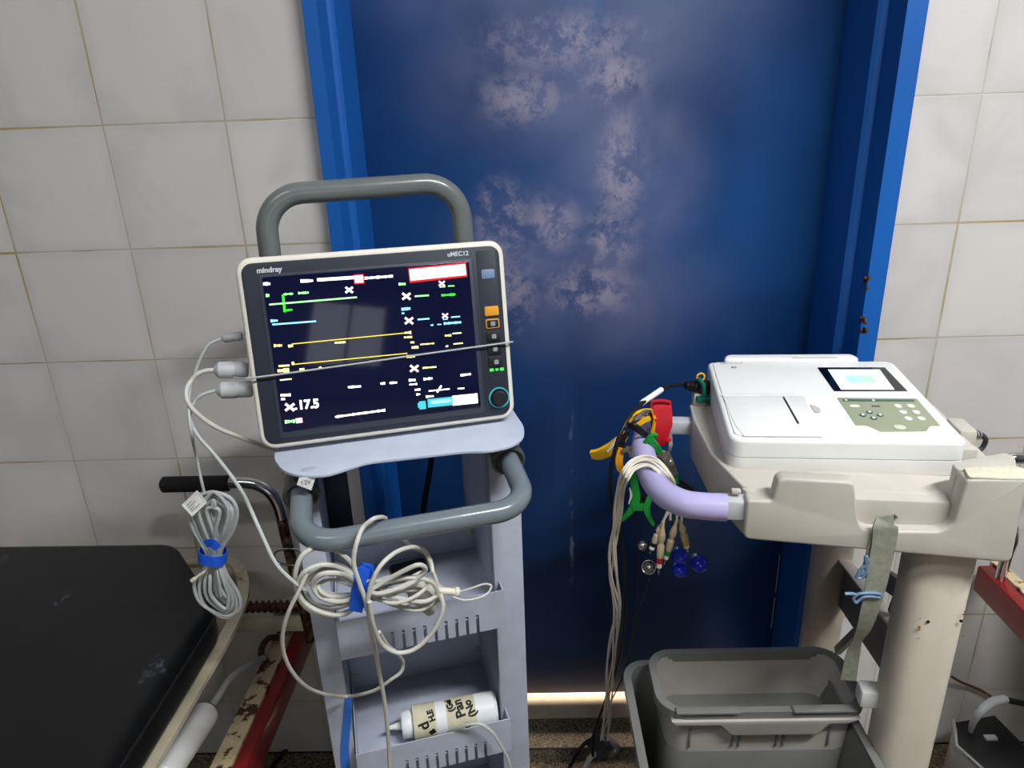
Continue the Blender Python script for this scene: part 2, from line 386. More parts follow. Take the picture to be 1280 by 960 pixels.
M = dict(
    tile=tile_mat('glazed_wall_tile'), door=door_mat(),
    frame=frame_mat('blue_frame_paint', (8, 90, 172)), floor=terrazzo_mat(),
    dado=plain('grey_green_wall_paint', (96, 104, 104), 0.6), plaster=plain('white_plaster', (226, 224, 218), 0.8),
    sill=plain('pale_marble', (206, 186, 160), 0.4, grime=(150, 130, 108)),
    trolley=plain('pale_blue_grey_enamel', (172, 177, 192), 0.42, mott=0.05, grime=(132, 138, 156), gscale=9, gthr=(0.62, 0.8)),
    tray=plain('tray_enamel', (182, 190, 206), 0.4, mott=0.04),
    darksteel=plain('dark_slate_steel', (46, 54, 64), 0.5),
    tubegrey=plain('grey_green_coated_tube', (104, 110, 108), 0.28, coat=0.3, mott=0.03),
    tubeblue=plain('grey_blue_coated_tube', (108, 118, 124), 0.26, coat=0.3, mott=0.03),
    collar=plain('dark_grey_plastic', (72, 76, 74), 0.45),
    cream=plain('cream_bezel_plastic', (226, 220, 208), 0.4, mott=0.02),
    slate=plain('dark_slate_plastic', (40, 46, 58), 0.5, mott=0.04),
    housing=plain('warm_white_plastic', (214, 212, 204), 0.5),
    glass=plain('black_lcd_glass', (5, 6, 10), 0.08, coat=0.3, mott=0.0), lcdglass=plain('lit_lcd_glass', (5, 6, 14), 0.08, coat=0.3, mott=0.0, emit=(8, 12, 40)),
    inset=plain('dark_bezel_inset', (58, 62, 72), 0.4),
    btn=plain('black_button_rubber', (26, 28, 32), 0.5),
    icon=plain('grey_icon_print', (150, 152, 156), 0.5),
    textw=plain('pale_lettering', (206, 210, 216), 0.5),
    bluebtn=plain('blue_grey_lamp_lens', (118, 138, 172), 0.35),
    orange=plain('orange_button', (226, 158, 42), 0.4),
    teal=plain('teal_ring', (70, 176, 190), 0.35),
    cable=plain('pale_grey_cable', (196, 194, 184), 0.45, mott=0.03),
    cable2=plain('cool_grey_cable', (176, 180, 180), 0.45, mott=0.03),
    cablew=plain('off_white_lead', (222, 214, 196), 0.5, mott=0.05),
    conn=plain('grey_connector', (176, 178, 180), 0.45),
    connd=plain('mid_grey_connector', (156, 158, 158), 0.45),
    black=plain('black_rubber', (16, 16, 18), 0.4, mott=0.1),
    foam=plain('black_foam', (22, 20, 20), 0.85, mott=0.2, scale=200, bmp=0.3),
    tie=plain('blue_hook_tie', (26, 92, 214), 0.7, mott=0.1, scale=80),
    tape=plain('blue_tape', (50, 112, 204), 0.6, mott=0.12, scale=40),
    paper=plain('white_paper', (232, 232, 228), 0.7, mott=0.03),
    ink=plain('black_ink', (20, 20, 22), 0.6),
    inkl=plain('grey_ink', (96, 100, 100), 0.6),
    inkr=plain('faded_red_ink', (206, 150, 152), 0.6),
    vinyl=None,
    beige=plain('aged_cream_enamel', (186, 176, 152), 0.5, mott=0.08, grime=(126, 104, 74), gscale=14, gthr=(0.6, 0.72)),
    flake=plain('flaking_cream_enamel', (206, 186, 148), 0.55, mott=0.1, grime=(74, 44, 26), gscale=26, gthr=(0.53, 0.58)),
    red=plain('dark_red_enamel', (132, 22, 20), 0.32, mott=0.1, coat=0.2),
    rust=plain('rusty_iron', (84, 46, 28), 0.75, mott=0.35, scale=60, grime=(150, 104, 60), gscale=40, gthr=(0.56, 0.66), bmp=0.4),
    chrome=plain('worn_chrome', (200, 200, 200), 0.14, metal=1.0, mott=0.05),
    chromerust=plain('rust_pitted_chrome', (120, 104, 88), 0.35, metal=0.6, mott=0.2, scale=60, grime=(70, 40, 24), gscale=40, gthr=(0.45, 0.55)),
    steel=plain('brushed_steel', (168, 168, 166), 0.35, metal=0.3),
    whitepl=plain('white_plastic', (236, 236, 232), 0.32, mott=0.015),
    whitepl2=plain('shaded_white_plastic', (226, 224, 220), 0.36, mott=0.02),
    groove=plain('pale_grey_recess', (190, 188, 178), 0.5, mott=0.03),
    olive=plain('olive_keypad', (150, 156, 128), 0.45, mott=0.02),
    dteal=plain('dark_teal_print', (66, 98, 98), 0.5),
    key=plain('cream_white_key', (236, 236, 226), 0.4, mott=0.02),
    startkey=plain('pale_green_key', (204, 210, 184), 0.4, mott=0.02),
    cart=plain('stone_grey_cart_plastic', (188, 183, 172), 0.42, mott=0.03),
    cartw=plain('worn_yellowed_plastic', (214, 206, 182), 0.55, mott=0.1, scale=120),
    cartd=plain('dark_taupe_brace', (112, 108, 100), 0.5, mott=0.05),
    post=plain('stone_grey_post', (206, 197, 180), 0.4, mott=0.03),
    post2=plain('stone_grey_post_b', (196, 184, 168), 0.3, mott=0.05),
    rustspot=plain('rust_stain', (160, 96, 40), 0.7, mott=0.3, scale=300),
    hole=plain('dark_hole', (14, 14, 14), 0.8),
    purple=plain('lilac_sleeve', (182, 174, 216), 0.3, mott=0.03, coat=0.2),
    seam=plain('dull_lilac_seam', (126, 118, 172), 0.4),
    bar=plain('pale_grey_bar', (186, 188, 190), 0.35, mott=0.05),
    binin=plain('grey_bin_plastic', (116, 116, 112), 0.4, mott=0.04),
    bin=plain('light_grey_bin_plastic', (178, 171, 164), 0.38, mott=0.04),
    webbing=plain('grey_green_webbing', (142, 144, 128), 0.8, mott=0.12, scale=120),
    buckle=plain('blue_steel_buckle', (140, 172, 204), 0.25, metal=0.5),
    redc=plain('red_clamp_plastic', (186, 20, 34), 0.32), yellowc=plain('yellow_clamp_plastic', (242, 186, 16), 0.35),
    greenc=plain('green_clamp_plastic', (16, 140, 50), 0.35), orangec=plain('amber_clamp_plastic', (226, 150, 22), 0.4),
    greend=plain('sea_green_plastic', (10, 104, 86), 0.35), beigepl=plain('cream_plug', (206, 186, 150), 0.45),
    bulb=plain('cobalt_rubber_bulb', (24, 44, 214), 0.22, mott=0.04, coat=0.3),
    silver=plain('nickel_plate', (190, 186, 174), 0.25, metal=0.95, mott=0.15, scale=60),
    bottle=plain('milky_plastic', (228, 230, 232), 0.4, mott=0.02),
    masktape=plain('yellowed_paper_tape', (206, 198, 170), 0.7, mott=0.08, scale=60, grime=(150, 138, 108), gscale=30, gthr=(0.55, 0.75)),
    gwhite=glow('screen_white', (255, 250, 250), 2.2), gpink=glow('screen_pink', (255, 214, 214), 1.6), gred=glow('screen_red', (214, 12, 12), 1.0),
    ggreen=glow('screen_green', (60, 235, 50), 1.1), ggreenl=glow('screen_pale_green', (170, 250, 160), 1.3),
    gcyan=glow('screen_cyan', (150, 225, 250), 1.3), gyel=glow('screen_yellow', (250, 220, 70), 1.2), gyell=glow('screen_pale_yellow', (255, 240, 160), 1.4),
    gteal=glow('screen_teal', (70, 190, 205), 1.1), gdeep=glow('screen_backlight', (5, 9, 34), 0.6),
    led=glow('green_led', (70, 230, 90), 1.0),
)
def vinyl():
    m, nt, b = newmat('black_vinyl'); co = N(nt, 'ShaderNodeTexCoord').outputs['Object']
    col = mix(nt, noise(nt, co, 6, 4), lin((5, 6, 7)), lin((13, 14, 15)))
    b.inputs['Specular IOR Level'].default_value = 0.35
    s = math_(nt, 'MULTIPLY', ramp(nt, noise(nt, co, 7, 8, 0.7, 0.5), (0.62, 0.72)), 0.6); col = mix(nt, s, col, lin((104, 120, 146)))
    nt.links.new(col, b.inputs['Base Color']); b.inputs['Roughness'].default_value = 0.42; bump(nt, b, noise(nt, co, 5, 4), 0.3, 0.01); return m
M['vinyl'] = vinyl()
# ------------------------------------------------------------------ the room
XL, XR, YF, H = -1.7, 3.0, -4.2, 2.9
FX0, FX1, FH = 0.149, 1.093, 2.12      # outer edges of the steel door frame
DY = 0.15                              # face of the door leaf behind the wall face
WT = 0.22                              # wall thickness
mb = MB()
mb.box((XL, 0, 0), (FX0 + 0.010, WT, H)).box((FX1 - 0.016, 0, 0), (XR, WT, H)).box((FX0 + 0.010, 0, FH - 0.03), (FX1 - 0.016, WT, H))
struct('wall_back', mb, M['tile'], smooth=False)
struct('wall_left', MB().box((XL - 0.15, YF, 0), (XL, WT, H)), M['dado'], smooth=False)
struct('wall_right', MB().box((XR, YF, 0), (XR + 0.15, WT, H)), M['dado'], smooth=False)
WX0, WX1, WZ0, WZ1 = 0.25, 1.75, 0.75, 2.25
mb = MB().box((XL, YF - 0.15, 0), (WX0, YF, H)).box((WX1, YF - 0.15, 0), (XR, YF, H)).box((WX0, YF - 0.15, 0), (WX1, YF, WZ0)).box((WX0, YF - 0.15, WZ1), (WX1, YF, H))
struct('wall_front', mb, M['dado'], smooth=False)
mb = MB()
for a in ((WX0, WX0 + 0.05), (WX1 - 0.05, WX1), ((WX0 + WX1) / 2 - 0.03, (WX0 + WX1) / 2 + 0.03)): mb.box((a[0], YF - 0.1, WZ0), (a[1], YF - 0.04, WZ1), 0.004)
mb.box((WX0, YF - 0.1, WZ0), (WX1, YF - 0.04, WZ0 + 0.05), 0.004).box((WX0, YF - 0.1, WZ1 - 0.05), (WX1, YF - 0.04, WZ1), 0.004)
struct('window_1', mb, M['cream'])
struct('floor', MB().box((XL - 0.15, YF - 0.15, -0.1), (XR + 0.15, 1.2, 0)), M['floor'], smooth=False)
struct('ceiling', MB().box((XL - 0.15, YF - 0.15, H), (XR + 0.15, WT, H + 0.1)), M['plaster'], smooth=False)

# steel frame: stepped profile in plan, swept up both sides and over the top
def frame_side(x0, sgn):
    # (offset from the outer edge towards the opening, y)
    k = 1.0 if sgn < 0 else 0.72; o = 0.0085 if sgn < 0 else 0.004
    pr = [(o, 0.0), (o, -0.022), (o + 0.031 * k, -0.022), (o + 0.033 * k, 0.033), (o + 0.041 * k, 0.035), (o + 0.047 * k, 0.04), (o + 0.050 * k, DY - 0.002), (o + 0.050 * k, DY + 0.06), (o + 0.004 * k, DY + 0.06), (o + 0.004 * k, 0.0)]
    return [(x0 + sgn * a, b) for a, b in pr]
mb = MB()
mb.prism(frame_side(FX0, 1), 0.0, FH, 'z').prism(frame_side(FX1, -1), 0.0, FH, 'z')
mb.box((FX0 + 0.004, -0.022, FH - 0.06), (FX1 - 0.0085, DY + 0.04, FH))
fr = struct('trim_1', mb, M['frame'], smooth=False)
# hinge/strike marks on the right jamb
for uu, vv, n in ((1083, 352, 5), (1078, 402, 7)):
    mb = MB(); rnd = random.Random(uu)
    for k in range(n):
        c = PX(uu + rnd.uniform(-3, 3), vv + rnd.uniform(-14, 14), FX1 - 0.0435); s = rnd.uniform(0.002, 0.005)
        mb.prism([(c.y + s * rnd.uniform(.5, 1) * math.cos(a), c.z + 1.6 * s * rnd.uniform(.5, 1) * math.sin(a)) for a in [j * PI / 4 for j in range(8)]], c.x - 0.0006, c.x + 0.003, 'x')
    obj('rust_chip', mb, M['rust'], parent=fr, world=True)
# the leaf
dz0 = 0.014
mb = MB().box((FX0 + 0.034, DY, dz0), (FX1 - 0.056, DY + 0.04, FH - 0.05), 0.002)
door = struct('door_1', mb, M['door'])
# white strips standing in for light leaking along the closing edge
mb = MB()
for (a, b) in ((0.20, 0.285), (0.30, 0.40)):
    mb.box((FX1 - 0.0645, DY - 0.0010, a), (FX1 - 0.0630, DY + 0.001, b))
obj('light_slit', mb, M['paper'], parent=door, world=True)
struct('trim_2', MB().box((FX0 + 0.03, 0.085, 0.0), (FX1 - 0.03, 0.22, 0.004), 0.001), M['sill'])
struct('trim_3', MB().box((XL, -0.002, 0.0), (XR, 0.001, 0.002)), M['hole'])

# ------------------------------------------------------------------ patient monitor
HW, HH, OX, OZ = 0.1631, 0.1173, 0.0094, 0.0015
mon = thing('patient_monitor', 'cream rimmed dark patient monitor with a lit black screen, standing on the trolley top', 'monitor', FC.w(0.0, 0.05, 0.9585), 0.273)
outl = rrect(2 * HW, 2 * HH, 0.018, 6, OX, OZ)
mb = MB().prism(outl, 0.0, 0.032, 'y', 0.005, 3)
obj('bezel', mb, M['cream'], mon, FM)
obj('front_panel', MB().prism(rrect(2 * HW - 0.013, 2 * HH - 0.013, 0.013, 6, OX, OZ), -0.0015, 0.01, 'y', 0.001), M['slate'], mon, FM)
mb = MB().prism(rrect(2 * HW - 0.03, 2 * HH - 0.05, 0.02, 5, OX, OZ + 0.012), 0.028, 0.10, 'y', 0.012, 3)
for k in range(9): mb.box((-0.06 + k * 0.014, 0.0995, -0.03), (-0.055 + k * 0.014, 0.102, 0.06))
hs = obj('rear_housing', mb, M['housing'], mon, FM)
obj('foot', MB().prism([(-0.10, 0.028), (0.12, 0.028), (0.12, 0.105), (-0.10, 0.105)], 0.9582, 0.985, 'z', 0.003), M['slate'], mon, FC)
SW, SH = 0.1262, 0.0955
obj('screen_surround', MB().prism(rrect(2 * SW + 0.008, 2 * SH + 0.010, 0.004, 3, 0.001, -0.0025), -0.0022, 0.002, 'y', 0.0008), M['inset'], mon, FM)
scr = obj('screen', MB().prism(rrect(2 * SW - 0.002, 2 * SH - 0.001, 0.002, 3, 0.0005, 0.0), -0.0029, 0.002, 'y', 0.0003), M['lcdglass'], mon, FM)

def z2(x, y):          # readings off the photo of the screen -> point in the monitor's own plane
    p = FM.Y(280 + x * 0.296875, 300 + y * 0.296875, -0.0032, True); return V((p.x, 0, p.z))
GL = {}
def g(mat): 
    if mat not in GL: GL[mat] = MB()
    return GL[mat]
def bar(mat, x0, y0, x1, y1, th, dep=0.0):
    a, b = z2(x0, y0), z2(x1, y1); t = (b - a).normalized(); n = V((-t.z, 0, t.x)); h = th * 0.296875 * 0.00095 / 2
    yy = -0.0032 - dep
    g(mat).quad([V((q.x, yy, q.z)) for q in (a + n * h, b + n * h, b - n * h, a - n * h)])
def cross(mat, x, y, s):
    for k in (-1, 1): bar(mat, x - s / 2, y - k * s / 2.6, x + s / 2, y + k * s / 2.6, s * 0.3, 0.00003 * (k + 2))
def words(mat, x0, y0, x1, y1, th):       # a short run of lettering too small to read: a row of little glyph blocks
    L = math.hypot(x1 - x0, y1 - y0); n = max(2, int(L / (th * 0.62)))
    rnd = random.Random(int(x0 * 7 + y0))
    for i in range(n):
        a, b = i / n, (i + 0.86) / n; k = rnd.choice((0.62, 0.8, 0.95)); 
        bar(mat, x0 + (x1 - x0) * a, y0 + (y1 - y0) * a, x0 + (x1 - x0) * b, y0 + (y1 - y0) * b, th * k)
W_, Gr, Gl, Cy, Ye, Yl = 'gwhite', 'ggreen', 'ggreenl', 'gcyan', 'gyel', 'gyell'
words(W_, 165, 185, 196, 184, 15); words(W_, 322, 173, 376, 171, 14); bar(W_, 392, 168, 560, 157, 13)
bar('gred', 546, 166, 590, 163, 42); bar('gpink', 550, 166, 586, 163, 32, 0.00004); words(W_, 590, 161, 712, 152, 14)
bar('gred', 778, 150, 1022, 124, 66); bar('gpink', 782, 148, 1018, 124, 50, 0.00004); bar('gwhite', 786, 146, 1014, 123, 38, 0.00008)
words(Gl, 176, 234, 192, 233, 15); bar(Gr, 248, 230, 256, 304, 10); words(Gl, 250, 229, 292, 226, 11); words(Gl, 312, 224, 358, 221, 13)
cross(W_, 527, 210, 30); bar(Gl, 190, 272, 560, 241, 7); words(Gr, 258, 297, 290, 293, 11)
words(Gl, 735, 186, 766, 185, 13); cross('gpink', 768, 237, 34); bar(Gl, 803, 237, 863, 233, 7); cross('gpink', 917, 183, 25); words(Gl, 908, 197, 932, 195, 9); bar(Gl, 943, 194, 970, 193, 5); words(Gr, 915, 233, 975, 229, 13)
words(Cy, 196, 341, 228, 339, 13); bar(Cy, 203, 356, 388, 342, 7); words(Cy, 747, 292, 786, 288, 14); words(Cy, 748, 309, 760, 308, 9); cross('gpink', 779, 340, 34); bar(Cy, 815, 335, 865, 331, 7)
cross('gpink', 931, 319, 24); words(Cy, 922, 334, 942, 333, 7); bar(Cy, 956, 325, 994, 322, 6); words(Cy, 925, 352, 1000, 346, 15); words(Cy, 870, 359, 882, 358, 8); bar(Cy, 898, 356, 915, 355, 5)
bar(Ye, 285, 438, 758, 392, 4)
for a in ((210, 445, 246, 444, 14), (270, 447, 292, 445, 13), (466, 433, 513, 430, 10), (760, 391, 790, 389, 14), (758, 410, 793, 408, 10), (785, 431, 802, 431, 11), (826, 440, 886, 435, 8), (790, 453, 820, 451, 13), (930, 403, 958, 401, 11), (933, 448, 945, 446, 10), (768, 491, 806, 489, 16), (285, 520, 297, 519, 15), (225, 551, 276, 548, 20), (318, 545, 340, 543, 15), (400, 540, 412, 536, 13), (836, 539, 895, 534, 9)): words(Yl, *a)
for a in ((962, 394, 1000, 391, 6), (966, 438, 1006, 434, 6), (230, 531, 276, 528, 8), (235, 590, 285, 585, 6)): bar(Yl, *a)
bar(Ye, 290, 524, 772, 477, 4); cross('gpink', 801, 541, 34)
for a in ((522, 620, 578, 616, 14), (659, 605, 680, 603, 12), (697, 602, 730, 600, 12), (778, 591, 808, 589, 13), (840, 586, 879, 582, 13), (780, 609, 814, 606, 10), (803, 631, 828, 629, 10), (810, 651, 827, 649, 11), (996, 570, 1040, 564, 12), (850, 660, 884, 657, 12), (238, 654, 282, 652, 13), (240, 670, 258, 669, 10), (468, 745, 680, 716, 13)): words(W_, *a)
bar(W_, 862, 636, 950, 627, 6); bar(W_, 897, 642, 915, 613, 8, 0.00004); bar(W_, 984, 626, 1012, 624, 6)
cross('gpink', 277, 704, 38); bar(W_, 293, 712, 308, 710, 8); words(Gl, 256, 766, 300, 762, 17); bar('gpink', 302, 762, 330, 758, 22)
bar('gteal', 822, 697, 850, 694, 38); bar('gteal', 858, 688, 965, 677, 40); bar('gcyan', 872, 684, 955, 675, 16, 0.00004); bar(W_, 962, 677, 1068, 666, 46, 0.00006)
bar('gteal', 816, 697, 824, 696, 22)
tb = text_bm('17.5', 0.0155, 0.0006, shear=0.0)
c_ = z2(356, 693); Lx = (z2(403, 689) - z2(308, 698)).normalized(); Lz = V((-Lx.z, 0, Lx.x))
for v in tb.verts: q = c_ + Lx * v.co.x * 0.95 + Lz * v.co.y; v.co = (q.x, -0.0032, q.z)
g(W_).merge(tb)
gn = {'gwhite': 'white_lettering', 'gpink': 'pink_marking', 'gred': 'red_marking', 'ggreen': 'green_marking', 'ggreenl': 'pale_green_lettering', 'gcyan': 'cyan_marking', 'gyel': 'yellow_marking', 'gyell': 'pale_yellow_lettering', 'gteal': 'teal_marking'}
for k, b in GL.items():
    bmx = b.bm
    o = obj(gn[k], b, M[k], scr, FM, smooth=False)
# lettering on the case
def label_on(frame, txt, u, v, size, mat, parent, name, bold=0.0, dep=-0.0018, rot=0.0, wid=1.0, shear=0.0):
    p = frame.Y(u, v, dep, True); b = text_bm(txt, size, bold, shear=shear)
    for q in b.verts:
        x, y = q.co.x * wid, q.co.y; q.co = (p.x + x * math.cos(rot) - y * math.sin(rot), dep, p.z + x * math.sin(rot) + y * math.cos(rot))
    m_ = MB(); m_.merge(b); return obj(name, m_, mat, parent, frame, smooth=False)
label_on(FM, 'mindray', 336.5, 337.5, 0.0088, M['textw'], mon, 'brand_lettering', 0.0003)
label_on(FM, 'uMEC12', 572.5, 317.5, 0.0078, M['textw'], mon, 'model_lettering', 0.0002)
# button column
def mrect(x0, y0, x1, y1, dep0, dep1, r=0.002, bev=0.0005):
    a, b = z2(x0, y0), z2(x1, y1); return MB().prism(rrect(abs(b.x - a.x), abs(b.z - a.z), r, 3, (a.x + b.x) / 2, (a.z + b.z) / 2), dep0, dep1, 'y', bev)
obj('button_column', MB().prism(rrect(0.027, 0.2, 0.004, 3, z2(1128, 360).x, z2(1128, 370).z), -0.0019, 0.0, 'y', 0.0003), M['inset'] if False else M['slate'], mon, FM)
obj('alarm_lamp', mrect(1083, 126, 1141, 160, -0.003, 0), M['bluebtn'], mon, FM)
bt = obj('button', mrect(1096, 282, 1158, 316, -0.004, 0), M['orange'], mon, FM); bt['label'] = 'orange button'
bt = obj('button', mrect(1101, 335, 1161, 369, -0.0036, 0), M['orange'], mon, FM); bt['label'] = 'black button with orange outline'
obj('button_face', mrect(1106, 339, 1156, 365, -0.0040, -0.003, 0.001, 0.0001), M['btn'], bt, FM)
obj('icon', mrect(1122, 344, 1142, 360, -0.0043, -0.0039, 0.0008, 0), M['icon'], bt, FM)
for (y, n) in ((405, 0), (459, 1), (513, 2)):
    bt = obj('button', mrect(1104 + n * 5, y - 18, 1164 + n * 5, y + 18, -0.0038, 0), M['btn'], mon, FM)
    obj('icon', mrect(1127 + n * 5, y - 8, 1147 + n * 5, y + 8, -0.0041, -0.0037, 0.001, 0), M['icon'], bt, FM)
for x, s in ((1128, 9), (1150, 7), (1171, 9)):
    obj('indicator_led', mrect(x - s, 548 - (x - 1128) * 0.09 - s * .6, x + s, 548 - (x - 1128) * 0.09 + s * .6, -0.0024, 0, 0.001, 0.0001), M['led'], mon, FM)
kc = z2(1159, 664)
kn = obj('knob', MB().lathe([(0.0105, 0), (0.0100, 0.009), (0.008, 0.011), (0.0, 0.0112)], (kc.x, 0, kc.z), (0, -1, 0), 28), M['btn'], mon, FM)
obj('knob_ring', MB().lathe([(0.0142, 0.0), (0.0140, 0.0035), (0.0122, 0.0035), (0.0120, 0.0)], (kc.x, 0, kc.z), (0, -1, 0), 36), M['teal'], kn, FM)
# connector sockets on the left flank of the case
for (u, v) in ((305, 421), (311, 461), (316, 486)):
    p = FM.X(u, v, -0.153, True); obj('socket', MB().lathe([(0.011, 0), (0.011, 0.006), (0.007, 0.007)], (-0.150, 0.035, p.z), (-1, 0, 0), 16), M['connd'], mon, FM)

# ------------------------------------------------------------------ trolley under the monitor
tr = thing('monitor_trolley', 'pale blue grey steel trolley with slotted shelves carrying the patient monitor', 'trolley', FC.w(0.02, 0.08, 0), 0.273)
tp = [(-0.14, 0.13), (-0.14, -0.03), (-0.128, -0.066), (-0.108, -0.086), (-0.078, -0.094), (-0.048, -0.082), (-0.03, -0.075), (0.09, -0.084), (0.118, -0.093), (0.150, -0.088), (0.170, -0.068), (0.179, -0.035), (0.180, 0.13)]
obj('top_plate', MB().prism(rpoly(tp, 0.012, 3), 0.9535, 0.9578, 'z', 0.0012), M['tray'], tr, FC)
obj('embossed_mark', MB().prism(rrect(0.018, 0.009, 0.003, 3, -0.098, -0.073), 0.9577, 0.9583, 'z', 0.0002), M['trolley'], tr, FC)
for nm, x0, x1 in (('l', -0.128, -0.096), ('r', 0.131, 0.175)):
    mb = MB()
    mb.box((x0, -0.022, 0.06), (x1, -0.002, 0.9535), 0.002)                      # front flange
    ox = x0 if nm == 'l' else x1 - 0.003
    mb.box((ox, -0.012, 0.06), (ox + 0.003, 0.2, 0.9535))                        # web on the outer side
    inx = x1 - 0.003 if nm == 'l' else x0
    mb.box((inx, -0.012, 0.06), (inx + 0.003, 0.2, 0.9535))
    mb.box((x0, 0.19, 0.06), (x1, 0.2, 0.9535), 0.002)
    co = obj('column', mb, M['trolley'], tr, FC)
    for z in (0.86, 0.68, 0.44):
        obj('bolt', MB().lathe([(0.004, 0), (0.004, 0.002), (0.0, 0.003)], (x1 - 0.0005 if nm == 'l' else x0 + 0.0005, 0.165, z), (1 if nm == 'l' else -1, 0, 0), 10), M['steel'], co, FC)
sp_ = obj('back_strip', MB().box((-0.096, 0.185, 0.70), (-0.058, 0.19, 0.9535), 0.001), M['darksteel'], tr, FC); sp_['label'] = 'dark strip at the back of the trolley'
obj('bolt', MB().lathe([(0.004, 0), (0.004, 0.002), (0.0, 0.003)], (-0.075, 0.185, 0.862), (0, -1, 0), 10), M['steel'], sp_, FC)
SX0, SX1, SY0, SY1 = -0.094, 0.139, -0.045, 0.132
SF = 0.022
def shelf(z0, bh):
    sh = obj('shelf', MB().box((SX0, SY0, z0 + SF - 0.002), (SX1, SY1, z0 + SF)), M['trolley'], tr, FC, smooth=False)
    # lip with open slots along its lower half
    mb = MB(); t = 0.0018; ztop = z0 + 0.061; zs = z0 + 0.027
    mb.box((SX0 - 0.001, SY0 - t, zs), (SX1 + 0.001, SY0, ztop), 0.0005)
    xs = [-0.0225 + k * 0.0151 for k in range(9)]; edges = [SX0 - 0.001]
    for i, x in enumerate(xs):
        edges += [x - 0.0022, x + 0.0022]
    edges.append(SX1 + 0.001)
    for i in range(0, len(edges), 2): mb.box((edges[i], SY0 - t, z0 - 0.003), (edges[i + 1], SY0, zs + 0.0005))
    obj('lip', mb, M['trolley'], sh, FC, smooth=False)
    # the last slot is only a short one: cover it
    mb = MB()
    mb.box((SX0, SY0, z0), (SX0 + t, SY1, ztop - 0.002)).box((SX1 - t, SY0, z0), (SX1, SY1, ztop - 0.002)).box((SX0, SY1 - t, z0), (SX1, SY1, z0 + bh))
    mb.box((SX0, SY1 - 0.010, z0 + bh - 0.002), (SX1, SY1, z0 + bh))
    obj('side_and_back', mb, M['trolley'], sh, FC, smooth=False)
    for x, z in ((0.126, 0.052), (-0.085, 0.048)):
        obj('bolt', MB().lathe([(0.005, 0), (0.005, 0.002), (0.002, 0.003)], (x, SY1 - t, z0 + z), (0, -1, 0), 10), M['steel'], sh, FC)
for z, bh in ((0.652, 0.068), (0.414, 0.228), (0.17, 0.228)): shelf(z, bh)
obj('base', MB().prism(rrect(0.34, 0.34, 0.02, 4, 0.023, 0.08), 0.06, 0.09, 'z', 0.004), M['trolley'], tr, FC)
for x in (-0.12, 0.166):
    for y in (-0.06, 0.22):
        mb = MB().lathe([(0.026, -0.011), (0.03, -0.007), (0.03, 0.007), (0.026, 0.011)], (x, y, 0.03), (1, 0, 0), 20)
        mb.box((x - 0.016, y - 0.008, 0.03), (x - 0.012, y + 0.008, 0.062)).box((x + 0.012, y - 0.008, 0.03), (x + 0.016, y + 0.008, 0.062))
        obj('caster', mb, M['black'], tr, FC)
# upper push loop behind the monitor
lp = fillet([(-0.1290, 0.158, 0.90), (-0.1200, 0.168, 1.254), (0.1480, 0.168, 1.2575), (0.1560, 0.158, 0.90)], 0.052, 12)
obj('upper_handle', MB().tube(lp, 0.0148, 20, smooth=False), M['tubegrey'], tr, FC)
# front handle
cl = [(-0.114, 0.0), (0.150, 0.0)]
hp = [(-0.110, -0.025, 0.928), (-0.1115, -0.060, 0.926), (-0.1135, -0.095, 0.921), (-0.108, -0.128, 0.914), (-0.088, -0.146, 0.908), (-0.055, -0.150, 0.906), (0.02, -0.152, 0.906), (0.098, -0.152, 0.908), (0.128, -0.146, 0.912), (0.146, -0.122, 0.918), (0.1505, -0.09, 0.924), (0.150, -0.055, 0.929), (0.149, -0.022, 0.931)]
fh = obj('front_handle', MB().tube(fillet([(-0.112, -0.020, 0.926), (-0.1125, -0.152, 0.904), (0.1515, -0.153, 0.906), (0.150, -0.020, 0.931)], 0.042, 12), 0.0132, 20, smooth=False), M['tubeblue'], tr, FC)
for a, b in (((-0.112, -0.028, 0.925), (-0.1125, -0.152, 0.904)), ((0.150, -0.028, 0.931), (0.1515, -0.152, 0.906))):
    a_, b_ = V(a), V(b); d = (b_ - a_).normalized()
    obj('collar', MB().lathe([(0.0195, -0.01), (0.0205, 0.0), (0.0205, 0.024), (0.0225, 0.026), (0.0225, 0.032), (0.0195, 0.034), (0.0150, 0.030)], a_ + V((0, 0, -0.003)), d, 26), M['collar'], fh, FC)
tq = [FC.Y(u, v, -0.088, True) for u, v in ((371, 606), (374, 597), (395, 596), (389, 613))]
mb = MB(); th_ = V((0, 0.0006, 0)); mb.add(tq + [q + th_ for q in tq], [(0, 1, 2, 3), (7, 6, 5, 4), (0, 4, 5, 1), (1, 5, 6, 2), (2, 6, 7, 3), (3, 7, 4, 0)])
obj('paper_tag', mb, M['paper'], tr, FC, smooth=False)
tt = text_bm('12V', 0.008); 
tc0 = (tq[0] + tq[1] + tq[2] + tq[3]) / 4
for v in tt.verts: v.co = (tc0.x + v.co.x, -0.0884, tc0.z + v.co.y)
m_ = MB(); m_.merge(tt); obj('tag_lettering', m_, M['inkl'], tr, FC, smooth=False)
# strip of tape down the left column
tpz = [FC.Y(436, 868, -0.0235, True), FC.Y(434, 900, -0.0240, True), FC.Y(431, 935, -0.0232, True), FC.Y(434, 985, -0.0240, True)]
o = obj('tape_strip', MB().ribbon(tpz, [0.0105, 0.0115, 0.0120, 0.013], 0.0006, (0, 1, 0)), M['tape'], None, FC)
tag(o, 'strip of blue tape stuck down the front of the trolley left column', 'tape')

